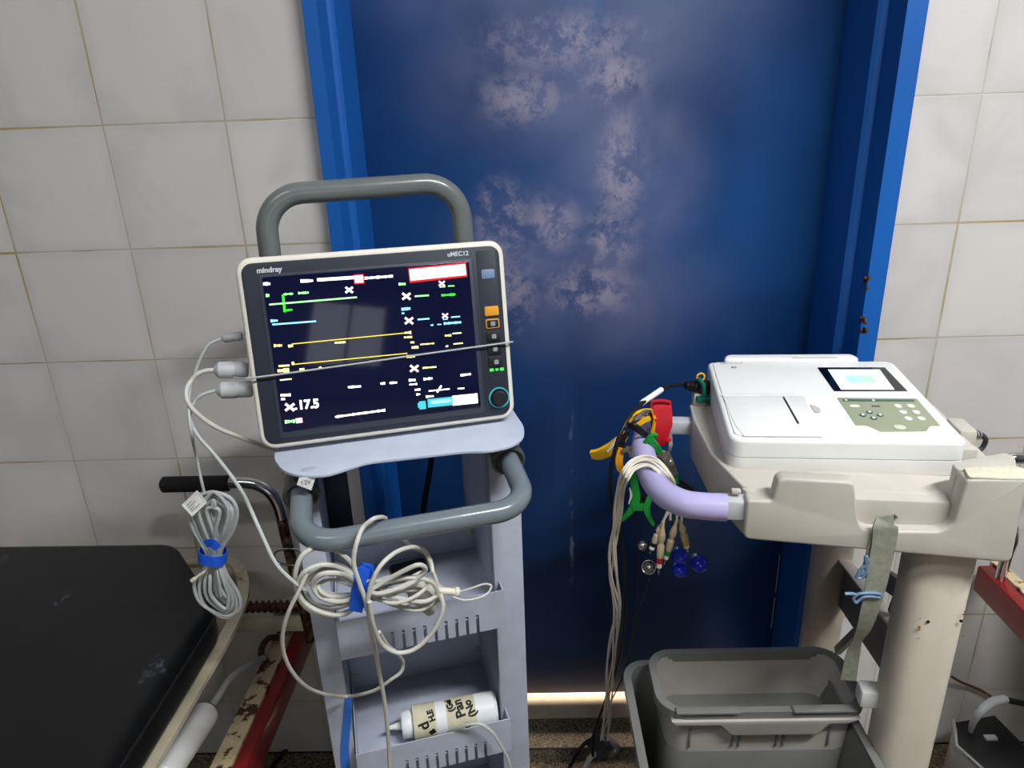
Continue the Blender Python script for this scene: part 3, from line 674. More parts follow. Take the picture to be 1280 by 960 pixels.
# bottle lying on the lower shelf
bl = thing('squeeze_bottle', 'milky white squeeze bottle lying on the lower trolley shelf, with handwritten paper tape', 'bottle', FC.w(0.06, 0.0, 0.4365), 0.273)
br = 0.0258; A, B = FC.Z(516, 904, 0.4365 + br, True), FC.Z(620, 884, 0.4365 + br, True)
ax = (B - A).normalized(); L = (B - A).length
obj('bottle_body', MB().lathe([(0.012, -0.002), (br - 0.004, 0.0), (br, 0.005), (br, L - 0.005), (br - 0.004, L)], A, ax, 32), M['bottle'], bl, FC)
obj('cap', MB().lathe([(0.019, -0.017), (0.0205, -0.015), (0.0205, -0.002), (0.019, 0.0)], A, ax, 28), M['bottle'], bl, FC)
obj('nozzle', MB().lathe([(0.0018, -0.040), (0.0030, -0.036), (0.0062, -0.020), (0.0075, -0.016)], A, ax, 16), M['whitepl'], bl, FC)
def wrap(x0, x1, a0, a1, rad, mat, name, par):
    # patch of a cylinder around the bottle axis; angle 0 faces the front, positive = up
    nfr = V((0, -1, 0)); nfr = (nfr - ax * nfr.dot(ax)).normalized(); nup = ax.cross(nfr); nup = nup if nup.z > 0 else -nup
    mb = MB(); n = 24; r0 = []
    for i in range(n + 1):
        a = math.radians(a0 + (a1 - a0) * i / n); d = nfr * math.cos(a) + nup * math.sin(a)
        r0.append([mb.bm.verts.new(A + ax * x + d * rad) for x in (x0, x1)])
    for i in range(n): mb.bm.faces.new([r0[i][0], r0[i][1], r0[i+1][1], r0[i+1][0]])
    return obj(name, mb, mat, par, FC)
def wrap_text(txt, size, xc, ac, par, bold=0.0008, rot=0):
    nfr = V((0, -1, 0)); nfr = (nfr - ax * nfr.dot(ax)).normalized(); nup = ax.cross(nfr); nup = nup if nup.z > 0 else -nup
    b = text_bm(txt, size, bold); bmesh.ops.triangulate(b, faces=b.faces[:]); bmesh.ops.subdivide_edges(b, edges=b.edges[:], cuts=2)
    for v in b.verts:
        x, y = v.co.x, v.co.y; xx, yy = x * math.cos(rot) - y * math.sin(rot), x * math.sin(rot) + y * math.cos(rot)
        # writing runs around the bottle
        a = math.radians(ac) + xx / br; d = nfr * math.cos(a) + nup * math.sin(a)
        v.co = A + ax * (xc - yy) + d * (br + 0.0006)
    m_ = MB(); m_.merge(b); return obj('handwriting', m_, M['ink'], par, FC, smooth=False)
t1 = wrap(0.001, 0.036, -70, 150, br + 0.0003, M['masktape'], 'paper_tape', bl); t2 = wrap(0.052, 0.098, -70, 150, br + 0.0003, M['masktape'], 'paper_tape', bl)
wrap_text('d', 0.022, 0.017, 30, t1, rot=0.2); wrap_text('H.E', 0.012, 0.029, 58, t1, rot=0.2); wrap_text('lll', 0.012, 0.029, 5, t1, rot=0.5)
wrap_text('(Gel', 0.013, 0.059, 82, t2, rot=0.2); wrap_text('Pan', 0.020, 0.073, 66, t2, rot=0.15); wrap_text('(No', 0.016, 0.090, 58, t2, rot=0.3); wrap_text('Q', 0.012, 0.084, 2, t2)
# ------------------------------------------------------------------ recorder cart
ct = thing('equipment_cart', 'stone grey plastic cart with a notched front lip, carrying the white recorder', 'cart', FE.w(0.06, -0.02, 0), -0.13)
dk = [(-0.131, -0.222), (0.177, -0.222), (0.232, -0.10), (0.235, 0.135), (-0.176, 0.135), (-0.177, 0.02), (-0.160, -0.12)]
ZT = 0.8885
dkz = MB()
dkz.prism(rpoly([(-0.129, -0.206), (0.172, -0.206), (0.205, -0.10), (0.208, 0.115), (-0.172, 0.115), (-0.178, 0.02), (-0.163, -0.10)], 0.012, 3), 0.825, ZT, 'z', 0.004)
deck = obj('deck', dkz, M['cart'], ct, FE)
# front lip, a notched upright board (x, z outline)
fl = [(-0.134, 0.833), (0.18, 0.8175), (0.175, 0.931), (0.110, 0.929), (0.108, 0.900), (0.106, 0.868), (0.095, 0.857), (0.012, 0.853), (0.0, 0.862), (-0.012, 0.918), (-0.022, 0.9195), (-0.092, 0.9215), (-0.100, 0.917), (-0.104, 0.889), (-0.134, 0.889)]
rad = [0.010, 0.010, 0.004, 0.006, 0, 0.010, 0.010, 0.010, 0.008, 0.005, 0, 0, 0.006, 0.004, 0.005]
obj('front_lip', MB().prism(rpoly(fl, rad, 4), -0.222, -0.199, 'y', 0.0035, 3), M['cart'], deck, FE)
# notch floor and step behind it
obj('notch_step', MB().prism(rpoly([(-0.205, 0.851), (-0.180, 0.851), (-0.180, 0.884), (-0.186, 0.8895), (-0.196, 0.872), (-0.204, 0.857)], 0.002, 2), -0.002, 0.104, 'x', 0.001), M['cart'], deck, FE)
rl = obj('corner_block', MB().prism(rpoly([(0.109, -0.2), (0.1745, -0.2), (0.192, -0.158), (0.185, -0.145), (0.172, -0.152), (0.128, -0.170), (0.109, -0.182)], 0.006, 3), 0.86, 0.930, 'z', 0.003), M['cart'], deck, FE)
rl2 = obj('worn_corner', MB().prism(rpoly([(0.112, -0.221), (0.1765, -0.221), (0.184, -0.195), (0.176, -0.188), (0.116, -0.197)], 0.004, 3), 0.9285, 0.9325, 'z', 0.0012), M['cartw'], deck, FE)
rl2['label'] = 'worn yellowed corner edge'
obj('corner_stop', MB().box((-0.172, 0.078, ZT - 0.002), (-0.150, 0.112, ZT + 0.022), 0.004), M['cart'], deck, FE)
obj('rim_rib', MB().tube([V((-0.1745, 0.08, ZT)), V((-0.1745, 0.02, ZT)), V((-0.161, -0.10, ZT)), V((-0.132, -0.19, ZT))], 0.0028, 8, smooth=False), M['cart'], deck, FE)
obj('side_stop', MB().box((0.155, -0.10, ZT - 0.002), (0.180, -0.05, ZT + 0.022), 0.005), M['cart'], deck, FE)
obj('side_stop', MB().box((0.176, -0.05, ZT - 0.002), (0.200, 0.0, ZT + 0.026), 0.005), M['cart'], deck, FE)
mb = MB().box((-0.150, -0.205, ZT - 0.002), (-0.138, -0.196, ZT + 0.004), 0.002)
obj('corner_nib', mb, M['cart'], deck, FE)
def oval(cx, cy, rx, ry, n=28): return [(cx + rx * math.cos(2*PI*k/n), cy + ry * math.sin(2*PI*k/n)) for k in range(n)]
def post(cx, cy, rx, ry, z0, z1, mat):
    return MB().prism(rpoly([(cx - rx, cy - ry), (cx + rx, cy - ry), (cx + rx, cy + ry), (cx - rx, cy + ry)], 0.030, 8), z0, z1, 'z', 0.002)
pr_ = obj('post', post(0.124, -0.165, 0.0385, 0.036, 0.07, 0.826, M['post']), M['post'], ct, FE)
pl_ = obj('post', post(0.098, 0.148, 0.034, 0.030, 0.07, 0.826, M['post2']), M['post2'], ct, FE)
for u, v in ((1160, 777), (1201, 776)):
    p = FE.Y(u, v, -0.2013, True); obj('screw_hole', MB().lathe([(0.0022, 0), (0.0022, 0.0008)], p, (0, -1, 0), 10), M['hole'], pr_, FE)
mb = MB(); rnd = random.Random(3)
for u, v, r in ((1149, 784, .0022), (1150, 773, .0010), (1148, 798, .0012), (1149, 787, .0016), (1204, 768, .0014), (1206, 765, .0012), (1208, 763, .0010), (1204, 795, .0011)):
    p = FE.Y(u, v, -0.2013, True); mb.lathe([(r, 0), (r * .8, 0.0004)], p, (0, -1, 0), 9)
obj('rust_stain', mb, M['rustspot'], pr_, FE)
# crossed braces between the two posts
def brace(a, b, w, t=0.02):
    a, b = V(a), V(b); d = (b - a).normalized(); n = V((0, -d.z, d.y)) * w / 2
    mb = MB(); mb.prism([( (a + n).y, (a + n).z), ((b + n).y, (b + n).z), ((b - n).y, (b - n).z), ((a - n).y, (a - n).z)], a.x - t / 2, a.x + t / 2, 'x', 0.001)
    return mb
bx = 0.112
bx = 0.118
o = obj('brace_panel', brace((bx, 0.135, 0.529), (bx, -0.145, 0.588), 0.094, 0.010), M['cartd'], ct, FE); o['label'] = 'dark taupe brace panel'
obj('brace_flange', brace((bx - 0.006, 0.135, 0.578), (bx - 0.006, -0.145, 0.637), 0.004, 0.022), M['cart'], ct, FE)
obj('brace', brace((bx, -0.02, 0.650), (bx, -0.14, 0.700), 0.030, 0.012), M['cartd'], ct, FE)
obj('brace', brace((bx, -0.085, 0.63), (bx, -0.135, 0.82), 0.014, 0.012), M['cartd'], ct, FE)
obj('brace', brace((bx, 0.035, 0.495), (bx, 0.105, 0.395), 0.014, 0.010), M['cartd'], ct, FE)
# base with casters
mb = MB().prism(rrect(0.50, 0.46, 0.03, 4, 0.02, -0.06), 0.075, 0.105, 'z', 0.006)
obj('base', mb, M['cart'], ct, FE)
for x in (-0.20, 0.24):
    for y in (-0.25, 0.13):
        mb = MB().lathe([(0.03, -0.012), (0.035, -0.008), (0.035, 0.008), (0.03, 0.012)], (x, y, 0.035), (1, 0, 0), 20)
        mb.box((x - 0.017, y - 0.008, 0.035), (x - 0.013, y + 0.008, 0.08)).box((x + 0.013, y - 0.008, 0.035), (x + 0.017, y + 0.008, 0.08))
        obj('caster', mb, M['black'], ct, FE)
# crosspiece reaching from the front post to behind the bin
a = PZ(1076, 868, 0.44); b = PZ(1118, 866, 0.44)
cp = FE.Y(1094, 868, -0.150, True); o = obj('crosspiece', MB().box((cp.x - 0.024, cp.y - 0.014, cp.z - 0.016), (cp.x + 0.024, cp.y + 0.014, cp.z + 0.014), 0.005), M['whitepl'], ct, FE)
# side handle: stub bars and a lilac sleeve
hz = 0.869
obj('handle_stub', MB().box((-0.170, -0.216, hz - 0.0135), (-0.128, -0.192, hz + 0.0135), 0.003), M['bar'], ct, FE)
obj('handle_stub', MB().box((-0.232, 0.030, hz - 0.010), (-0.170, 0.056, hz + 0.012), 0.003), M['bar'], ct, FE)
sl = [(-0.155, -0.207, hz), (-0.180, -0.206, hz), (-0.205, -0.202, hz), (-0.225, -0.186, hz), (-0.238, -0.162, hz), (-0.247, -0.125, hz), (-0.253, -0.08, hz), (-0.255, -0.035, hz), (-0.250, 0.005, hz), (-0.240, 0.030, hz), (-0.226, 0.041, hz)]
hd = obj('handle_sleeve', MB().tube(sl, 0.0175, 22, sub=7), M['purple'], ct, FE)
sm_, _ = crom([V(p) for p in sl], 0, 7, False)
obj('sleeve_seam', MB().tube([p + V((0.010, -0.0145, -0.001)) if False else p + V((0, 0, 0)) + V((-0.6, -0.35, -0.72)).normalized() * 0.0172 for p in sm_[:46]], 0.0009, 6, smooth=False), M['seam'], hd, FE)

# webbing strap with two buckles
st = thing('strap', 'grey green webbing strap with two blue steel buckles, hanging from the cart front lip', 'strap', FE.w(0.025, -0.23, 0.63), -0.13)
wp = [FE.Y(u, v, y, True) for u, v, y in ((1108, 653, -0.200), (1107, 655, -0.2245), (1106, 672, -0.2262), (1101, 700, -0.227), (1093, 740, -0.228), (1087, 763, -0.226), (1080, 785, -0.220), (1072, 800, -0.212), (1067, 815, -0.206), (1060, 850, -0.200))]
obj('webbing', MB().ribbon(wp, [0.029, 0.029, 0.028, 0.027, 0.024, 0.022, 0.018, 0.011, 0.017, 0.021], 0.0016, (0, 1, 0)), M['webbing'], st, FE)
wp2 = [FE.Y(u, v, y, True) for u, v, y in ((1098, 656, -0.223), (1092, 680, -0.2235), (1084, 705, -0.2235), (1080, 722, -0.2235))]
obj('loose_end', MB().ribbon(wp2, [0.012, 0.012, 0.010, 0.008], 0.0014, (0, 1, 0)), M['webbing'], st, FE)
for pts in (((1082, 695), (1085, 703), (1076, 712), (1071, 722), (1077, 722), (1083, 712)), ):
    mb = MB().tube([FE.Y(u, v, -0.229, True) for u, v in pts], 0.0022, 8, closed=True)
    mb.box(tuple(FE.Y(1077, 716, -0.2285, True) - V((.005, .002, .003))), tuple(FE.Y(1077, 716, -0.2285, True) + V((.003, .002, .005))), 0.001)
    obj('buckle', mb, M['buckle'], st, FE)
mb = MB().tube([FE.Y(u, v, -0.2305, True) for u, v in ((1101, 746), (1085, 745), (1078, 747), (1070, 753), (1067, 748), (1072, 743), (1082, 741), (1100, 743))], 0.0020, 8, closed=True)
mb.tube([FE.Y(u, v, -0.2305, True) for u, v in ((1072, 744), (1064, 742), (1056, 742))], 0.0022, 8)
obj('buckle', mb, M['buckle'], st, FE)

# ------------------------------------------------------------------ white recorder
rc = thing('ecg_recorder', 'white tabletop ECG recorder with a glowing screen and olive keypad, on the stone grey cart', 'medical device', FR.w(0, 0, -0.053), -0.128)
W2, D2, HT = 0.1465, 0.139, 0.0470
out = rpoly([(-W2, -D2), (W2, -D2), (W2 - 0.001, D2), (-W2 + 0.001, D2)], [0.022, 0.014, 0.016, 0.012], 6)
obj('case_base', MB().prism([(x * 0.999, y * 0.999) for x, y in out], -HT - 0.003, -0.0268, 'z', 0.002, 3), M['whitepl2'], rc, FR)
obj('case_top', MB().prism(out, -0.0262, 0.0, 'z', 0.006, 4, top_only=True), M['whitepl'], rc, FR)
obj('top_cover', MB().prism(rpoly([(-W2 + 0.008, -D2 + 0.010), (W2 - 0.008, -D2 + 0.010), (W2 - 0.008, D2 - 0.006), (-W2 + 0.008, D2 - 0.006)], 0.012, 5), -0.002, 0.0018, 'z', 0.0012), M['whitepl'], rc, FR)
obj('carry_handle', MB().prism(rpoly([(-0.120, 0.135), (0.095, 0.135), (0.088, 0.158), (-0.113, 0.158)], 0.010, 5), -0.020, 0.006, 'z', 0.004, 3), M['whitepl'], rc, FR)
obj('handle_slot', MB().prism(rrect(0.07, 0.004, 0.0018, 3, 0.025, 0.139), 0.004, 0.0064, 'z', 0.0002), M['groove'], rc, FR)
def z8(x, y, dz=0.0018): return FR.Z(880 + x * 0.265625, 430 + y * 0.265625, dz, True)
def tp_(pts, h0, h1, r=0.0, bev=0.0): 
    P = [z8(*p) for p in pts]; P = [(p.x, p.y) for p in P]
    return MB().prism(rpoly(P, r, 3) if r else P, h0, h1, 'z', bev)
sb = obj('display_bezel', tp_([(533, 112), (850, 112), (957, 223), (612, 223)], 0.0015, 0.0026, 0.001), M['glass'], rc, FR)
def lcd():
    m, nt, b = newmat('recorder_lcd'); co = N(nt, 'ShaderNodeTexCoord').outputs['Object']
    b.inputs['Base Color'].default_value = (0, 0, 0, 1)
    s = N(nt, 'ShaderNodeSeparateXYZ'); uv = N(nt, 'ShaderNodeTexCoord').outputs['Generated']; nt.links.new(uv, s.inputs[0])
    dx = math_(nt, 'ABSOLUTE', math_(nt, 'SUBTRACT', s.outputs[0], 0.5)); dy = math_(nt, 'ABSOLUTE', math_(nt, 'SUBTRACT', s.outputs[1], 0.5))
    f = math_(nt, 'MULTIPLY', ramp(nt, dx, (0.2, 0.36, 1, 0)), ramp(nt, dy, (0.1, 0.34, 1, 0)))
    c = mix(nt, ramp(nt, s.outputs[0], (0.2, 0.6)), lin((160, 205, 250)), lin((176, 240, 190)))
    c = mix(nt, f, lin((232, 255, 255)), c); nt.links.new(c, b.inputs['Emission Color']); b.inputs['Emission Strength'].default_value = 1.15
    return m
obj('display', tp_([(583, 123), (826, 123), (895, 217), (645, 217)], 0.0024, 0.0030), lcd(), sb, FR)
kp = obj('keypad', tp_([(626, 254), (1000, 258), (1112, 386), (1064, 386), (1046, 412), (832, 414), (768, 385), (714, 384)], 0.0015, 0.0024, 0.002), M['olive'], rc, FR)
obj('status_strip', tp_([(650, 262), (985, 264), (993, 273), (657, 272)], 0.0022, 0.0027), M['dteal'], kp, FR)
for x, y in ((668, 267), (797, 268)):
    p = z8(x, y); obj('status_lamp', MB().lathe([(0.0020, 0), (0.0016, 0.0008)], (p.x, p.y, 0.0026), (0, 0, 1), 12), M['key'], kp, FR)
def keyo(cx, cy, rx, ry, mat, name='key', h=0.0036):
    p = z8(cx, cy); return obj(name, MB().prism(oval(p.x, p.y, rx, ry, 20), 0.0022, h, 'z', 0.0006), mat, kp, FR)
p = z8(708, 295); obj('key', MB().prism(rrect(0.0135, 0.0068, 0.0032, 5, p.x, p.y), 0.0022, 0.0036, 'z', 0.0006), M['key'], kp, FR)
p = z8(808, 295); obj('key', MB().prism(rrect(0.0118, 0.0044, 0.0020, 4, p.x, p.y), 0.0022, 0.0032, 'z', 0.0005), M['dteal'], kp, FR)
for x, y in ((778, 324), (747, 338), (828, 338), (798, 352)):
    k = keyo(x, y, 0.0043, 0.0049, M['dteal']); q = z8(x, y)
    obj('key_centre', MB().prism(oval(q.x, q.y, 0.0022, 0.0026, 16), 0.0030, 0.0042, 'z', 0.0004), M['key'], k, FR)
for x, y in ((912, 295), (972, 295), (936, 324), (998, 324), (961, 354), (1022, 354)): keyo(x, y, 0.0050, 0.0056, M['key'])
keyo(920, 395, 0.0078, 0.0066, M['startkey'])
# printer door, slot, thumb notch
obj('paper_door', tp_([(88, 246), (470, 244), (560, 436), (186, 434), (158, 398), (146, 382)], 0.0012, 0.0026, 0.0015, 0.0004), M['whitepl'], rc, FR)
obj('door_ridge', tp_([(82, 237), (430, 234), (430, 239), (84, 243)], 0.0016, 0.0026), M['whitepl2'], rc, FR)
obj('paper_slot', tp_([(369, 252), (377, 251), (449, 377), (439, 379)], 0.0022, 0.0029), M['hole'], rc, FR)
obj('thumb_notch', tp_([(498, 288), (520, 292), (546, 306), (550, 320), (536, 327), (520, 322)], 0.0022, 0.0028, 0.001), M['groove'], rc, FR)
for a in (((190, 294), (300, 297), (300, 300), (190, 297)), ((195, 344), (330, 350), (330, 353), (196, 347))): obj('door_line', tp_(a, 0.0022, 0.00275), M['whitepl2'], rc, FR)
obj('front_seam', MB().prism([(x * 0.996, y * 0.996) for x, y in out], -0.028, -0.026, 'z'), M['groove'], rc, FR)
def flat_text(txt, size, cx, cy, mat, name, bold=0.0, wid=1.0):
    p = z8(cx, cy); d = (z8(cx + 60, cy + 0.5) - p).normalized(); a = math.atan2(d.y, d.x); b = text_bm(txt, size, bold)
    for q in b.verts:
        x, y = q.co.x * wid, q.co.y; q.co = (p.x + x * math.cos(a) - y * math.sin(a), p.y + x * math.sin(a) + y * math.cos(a), 0.0022)
    m_ = MB(); m_.merge(b); return obj(name, m_, mat, rc, FR, smooth=False)
flat_text('Comen', 0.0085, 106, 90, M['icon'], 'brand_lettering', 0.0003, 0.75); flat_text('medi', 0.0085, 160, 90, M['inkr'], 'brand_lettering', 0.0003, 0.85)
flat_text('E3', 0.0085, 141, 111, M['inkl'], 'model_lettering', 0.0003, 1.0)

# ------------------------------------------------------------------ leads hanging over the lilac handle
GY = FE.w(-0.25, -0.12, 0.9).y
def pts(seq, y): return [(PZ(a[0], a[1], float(a[2][1:])) if len(a) > 2 and isinstance(a[2], str) else PY(a[0], a[1], a[2] if len(a) > 2 else y)) for a in seq]
# plug and black trunk cable
tk = thing('patient_cable', 'black trunk cable arching from the recorder plug down past the lilac handle', 'cable', PY(760, 620, -0.2))
rp = V(FR.w(-W2, 0.085, -0.025))
pb = FR.w(-W2 - 0.002, 0.095, -0.022); pdir = (FR.w(-W2 - 0.06, 0.060, -0.020) - pb).normalized()
pl = [FR.w(-W2 + 0.004, 0.095, -0.020)]
yb = -0.17
P0 = PY(880, 484, -0.125); P1 = PY(852, 481, -0.14)
d = (P1 - P0).normalized()
pg = obj('plug', MB().lathe([(0.012, -0.008), (0.013, 0.006), (0.011, 0.012), (0.0085, 0.014), (0.0095, 0.020), (0.007, 0.022), (0.0085, 0.027), (0.006, 0.029), (0.0072, 0.034), (0.0045, 0.037)], P0, d, 20), M['black'], tk, world=True)
c = P0 + d * 0.006
obj('plug_clip', MB().tube([c + V((-0.008, -0.012, 0.020)), c + V((0.0, -0.0145, 0.008)), c + V((0.002, -0.0145, -0.010))], 0.0034, 10).box(tuple(c + V((-0.010, -0.018, -0.022))), tuple(c + V((0.014, -0.006, -0.011))), 0.003), M['greend'], tk, world=True)
obj('plug_ring', MB().tube([c + V((-0.004 + 0.006 * math.cos(a), -0.010, 0.021 + 0.006 * math.sin(a))) for a in [k * PI / 4 for k in range(8)]], 0.0016, 8, closed=True), M['yellowc'], tk, world=True)
seq = [(852, 481, -0.14), (838, 482, -0.155), (828, 487, -0.17), (808, 500, -0.20), (790, 516, -0.235), (777, 538, -0.26), (768, 565, -0.27), (763, 595, -0.27), (763, 620, -0.265), (768, 648, -0.255), (777, 680, -0.24), (781, 715, -0.225), (781, 760, -0.20), (776, 810, -0.16), (765, 855, -0.12), (750, 893, -0.085), (742, 920, -0.07), (741, 945, -0.075)]
obj('trunk', MB().tube(pts(seq, 0), 0.0031, 10), M['black'], tk, world=True)
a, b = PY(827, 487, -0.171), PY(802, 504, -0.207)
obj('cable_sleeve', MB().lathe([(0.0042, 0), (0.0046, 0.001), (0.0046, (b - a).length - 0.001), (0.0042, (b - a).length)], a, (b - a), 14), M['paper'], tk, world=True)

# white leads: arch over the handle, then hang to the floor
def lead(seq, r=0.0019, y=0): return MB().tube(pts(seq, y), r, 8, sub=5)
yh = -0.345; G = 'white leads over the lilac handle'
HX = FE.w(-0.245, -0.12, 0.9)     # where the arch crosses the handle
arch = [(767, 640, -0.285), (770, 613, -0.295), (777, 590, 'z.876'), (790, 574, 'z.886'), (808, 569, 'z.8895'), (825, 576, 'z.8875'), (838, 592, 'z.872'), (844, 612, -0.295), (843, 640, -0.258)]
down = [(766, 690, -0.265), (767, 723, -0.25), (772, 760, -0.23), (768, 789, -0.205), (763, 833, -0.17), (761, 868, -0.13), (759, 899, -0.10), (755, 925, -0.08)]
ends = [(831, 648), (829, 652), (846, 652), (852, 652), (838, 650)]
rnd = random.Random(5)
for i in range(5):
    k = i - 2
    s = [(u + 4 + 0 * k + abs(v - 640) * 0.0, v + k * 0, y) for u, v, y in []]
    path = []
    tw = rnd.random() * 6
    for j, (u, v, y) in enumerate(reversed(down)):
        path.append((u + 4.6 * math.sin(j * 1.1 + i * 1.26 + tw * 0.25), v, y + 0.003 * math.cos(j * 1.1 + i * 1.26)))
    sc = 1 - 0.055 * i
    for (u, v, y) in arch[:-1]:
        path.append((807 + (u - 807) * sc + rnd.uniform(-1.6, 1.6), 640 + (v - 640) * (1 - 0.05 * i) + rnd.uniform(-1.2, 1.2), y))
    eu, ev = ends[i]
    path.append((eu if i > 1 else 842 - i * 3, 628, -0.2615))
    path.append((eu, ev, -0.262))
    lb = ['outermost', 'second outermost', 'middle', 'second innermost', 'innermost'][i]
    o = obj('electrode_lead', lead(path, 0.00185), M['cablew'], world=True); tag(o, 'off white lead arching over the lilac handle to the floor, %s strand' % lb, 'cable', G)
# banana plugs under the handle
def bplug(a, b, ring, lbl):
    A, B = PY(*a), PY(*b); d = (B - A); L = d.length
    t = thing('lead_plug', lbl, 'plug', B, 0, 'lead plugs under the lilac handle')
    obj('grip', MB().lathe([(0.0024, 0), (0.0028, L*.12), (0.0046, L*.20), (0.0054, L*.24), (0.0054, L*.34), (0.0038, L*.37), (0.0038, L*.42), (0.0058, L*.45), (0.0056, L*.64), (0.0038, L*.69)], A, d, 16), M['beigepl'], t, world=True)
    o = obj('colour_ring', MB().lathe([(0.0046, L*.68), (0.0048, L*.70), (0.0048, L*.765), (0.0044, L*.78)], A, d, 16), M[ring], t, world=True)
    obj('tip_collar', MB().lathe([(0.0042, L*.78), (0.0042, L*.86), (0.0020, L*.87)], A, d, 14), M['whitepl'], t, world=True)
    obj('pin', MB().lathe([(0.0014, L*.86), (0.0014, L*.99), (0.0006, L)], A, d, 10), M['silver'], t, world=True)
bplug((830, 650, -0.262), (812, 692, -0.268), 'black', 'cream lead plug with a black ring, leftmost of the plugs under the lilac handle')
bplug((829, 652, -0.270), (823, 718, -0.276), 'redc', 'cream lead plug with a red ring, hanging lowest under the lilac handle')
bplug((846, 650, -0.262), (830, 706, -0.268), 'greenc', 'cream lead plug with a green ring, under the lilac handle')
bplug((850, 650, -0.255), (860, 690, -0.260), 'yellowc', 'cream lead plug with a yellow ring, above the blue suction bulbs')
# suction electrodes
def suction(c, r, lab, ox=0.0):
    cc = PY(*c); t = thing('suction_electrode', lab, 'suction electrode', cc - V((0, 0, r)), 0, 'blue suction bulbs under the handle')
    obj('bulb', MB().ball(cc, r, (1, 1, 0.95)), M['bulb'], t, world=True)
    obj('neck', MB().lathe([(r * .4, 0), (r * .35, r * .5), (r * .55, r * .8), (r * .6, r * 1.0)], cc + V((0, r * .8, -r * .1)), V((0, 1, -0.3)), 18), M['silver'], t, world=True)
suction((850, 696, -0.235), 0.0130, 'cobalt blue suction bulb, upper of the stacked pair under the cream plugs')
suction((850, 713, -0.238), 0.0122, 'cobalt blue suction bulb, lower of the stacked pair under the cream plugs')
suction((874, 705, -0.225), 0.0140, 'cobalt blue suction bulb on its own, rightmost below the handle')
t = thing('electrode_cup', 'domed nickel electrode cup hanging left of the cream plugs', 'electrode', PY(803, 690, -0.25), 0, 'electrode cups hanging on thin dark wires')
obj('dome', MB().ball(PY(803, 682, -0.25), 0.0078), M['silver'], t, world=True)
obj('wire', MB().tube(pts([(799, 640, -0.262), (798, 662, -0.258), (799, 676, -0.252), (799, 700, -0.25), (797, 735, -0.24), (794, 772, -0.21), (786, 825, -0.17), (770, 864, -0.12), (754, 895, -0.085), (747, 915, -0.075)], 0), 0.0011, 8), M['black'], t, world=True)
t = thing('electrode_cup', 'dark electrode cup with a bright nickel rim, hanging below the domed cup', 'electrode', PY(811, 720, -0.27), 0, 'electrode cups hanging on thin dark wires')
c = PY(811, 709, -0.272); nd = (CAM - c).normalized(); nd = (nd + V((0.05, 0, 0.1))).normalized()
obj('cup', MB().lathe([(0.0095, -0.006), (0.0108, 0.0), (0.0098, 0.0005), (0.0085, -0.004), (0.0, -0.004)], c, nd, 26), M['black'], t, world=True)
obj('rim', MB().tube([c + nd * 0.0003 + (nd.orthogonal().normalized() * math.cos(a) + nd.cross(nd.orthogonal().normalized()) * math.sin(a)) * 0.0105 for a in [k * PI / 8 for k in range(16)]], 0.0009, 8, closed=True), M['silver'], t, world=True)
obj('stud', MB().lathe([(0.0032, -0.004), (0.0028, -0.001), (0.0, 0.0)], c, nd, 14), M['silver'], t, world=True)
obj('wire', MB().tube(pts([(812, 722, -0.272), (806, 744, -0.25), (797, 766, -0.22), (788, 815, -0.18), (773, 858, -0.13), (757, 890, -0.09), (749, 912, -0.072)], 0), 0.0011, 8), M['black'], t, world=True)
# limb clamps clipped round the handle
CG = 'limb clamps on the lilac handle'
def P_(u, v, y): return PY(u, v, y)
t = thing('limb_clamp', 'red limb clamp standing upright on the lilac handle', 'clamp', P_(828, 553, -0.225), 0, CG)
mb = MB().ribbon([P_(827, 503, -0.225), P_(828, 516, -0.232), P_(829, 530, -0.236), P_(827, 545, -0.238), P_(826, 555, -0.236)], [0.026, 0.0275, 0.026, 0.017, 0.009], 0.009, (0, 1, 0.15))
obj('grip_arm', mb, M['redc'], t, world=True)
obj('grip_arm', MB().ribbon([P_(823, 503, -0.205), P_(822, 520, -0.212), P_(824, 540, -0.222), P_(830, 556, -0.226)], [0.024, 0.024, 0.018, 0.010], 0.006, (0, 1, 0.3)), M['redc'], t, world=True)
obj('grip_ridge', MB().tube([P_(815, 502, -0.231), P_(827, 501, -0.231), P_(838, 503, -0.231)], 0.003, 8), M['redc'], t, world=True)
obj('jaw', MB().ribbon([P_(838, 540, -0.228), P_(838, 556, -0.236), P_(834, 572, -0.24)], [0.004, 0.006, 0.004], 0.003, (0, 1, 0)), M['silver'], t, world=True)
obj('screw', MB().lathe([(0.004, 0), (0.004, 0.004), (0.001, 0.005)], P_(835, 549, -0.238), (0, -1, 0.2), 12), M['redc'], t, world=True)
t = thing('limb_clamp', 'yellow limb clamp behind the lilac handle, paddle sticking out to the left', 'clamp', P_(790, 570, -0.22), 0, CG)
obj('paddle', MB().ribbon([P_(739, 568, -0.23), P_(748, 568, -0.235), P_(760, 563, -0.24), P_(772, 554, -0.24), P_(783, 540, -0.235)], [0.013, 0.019, 0.020, 0.018, 0.010], 0.006, (0, 1, 0.3)), M['yellowc'], t, world=True)
obj('electrode_plate', MB().ribbon([P_(759, 565, -0.2455), P_(765, 557, -0.2465), P_(771, 547, -0.2455)], [0.003, 0.0045, 0.003], 0.001, (0, 1, 0)), M['paper'], t, world=True)
obj('jaw', MB().ribbon([P_(786, 533, -0.225), P_(792, 520, -0.225), P_(804, 513, -0.225), P_(816, 514, -0.228), P_(820, 526, -0.236), P_(816, 541, -0.240)], [0.012, 0.014, 0.012, 0.012, 0.010, 0.006], 0.004, (0, 0.5, 1)), M['yellowc'], t, world=True)
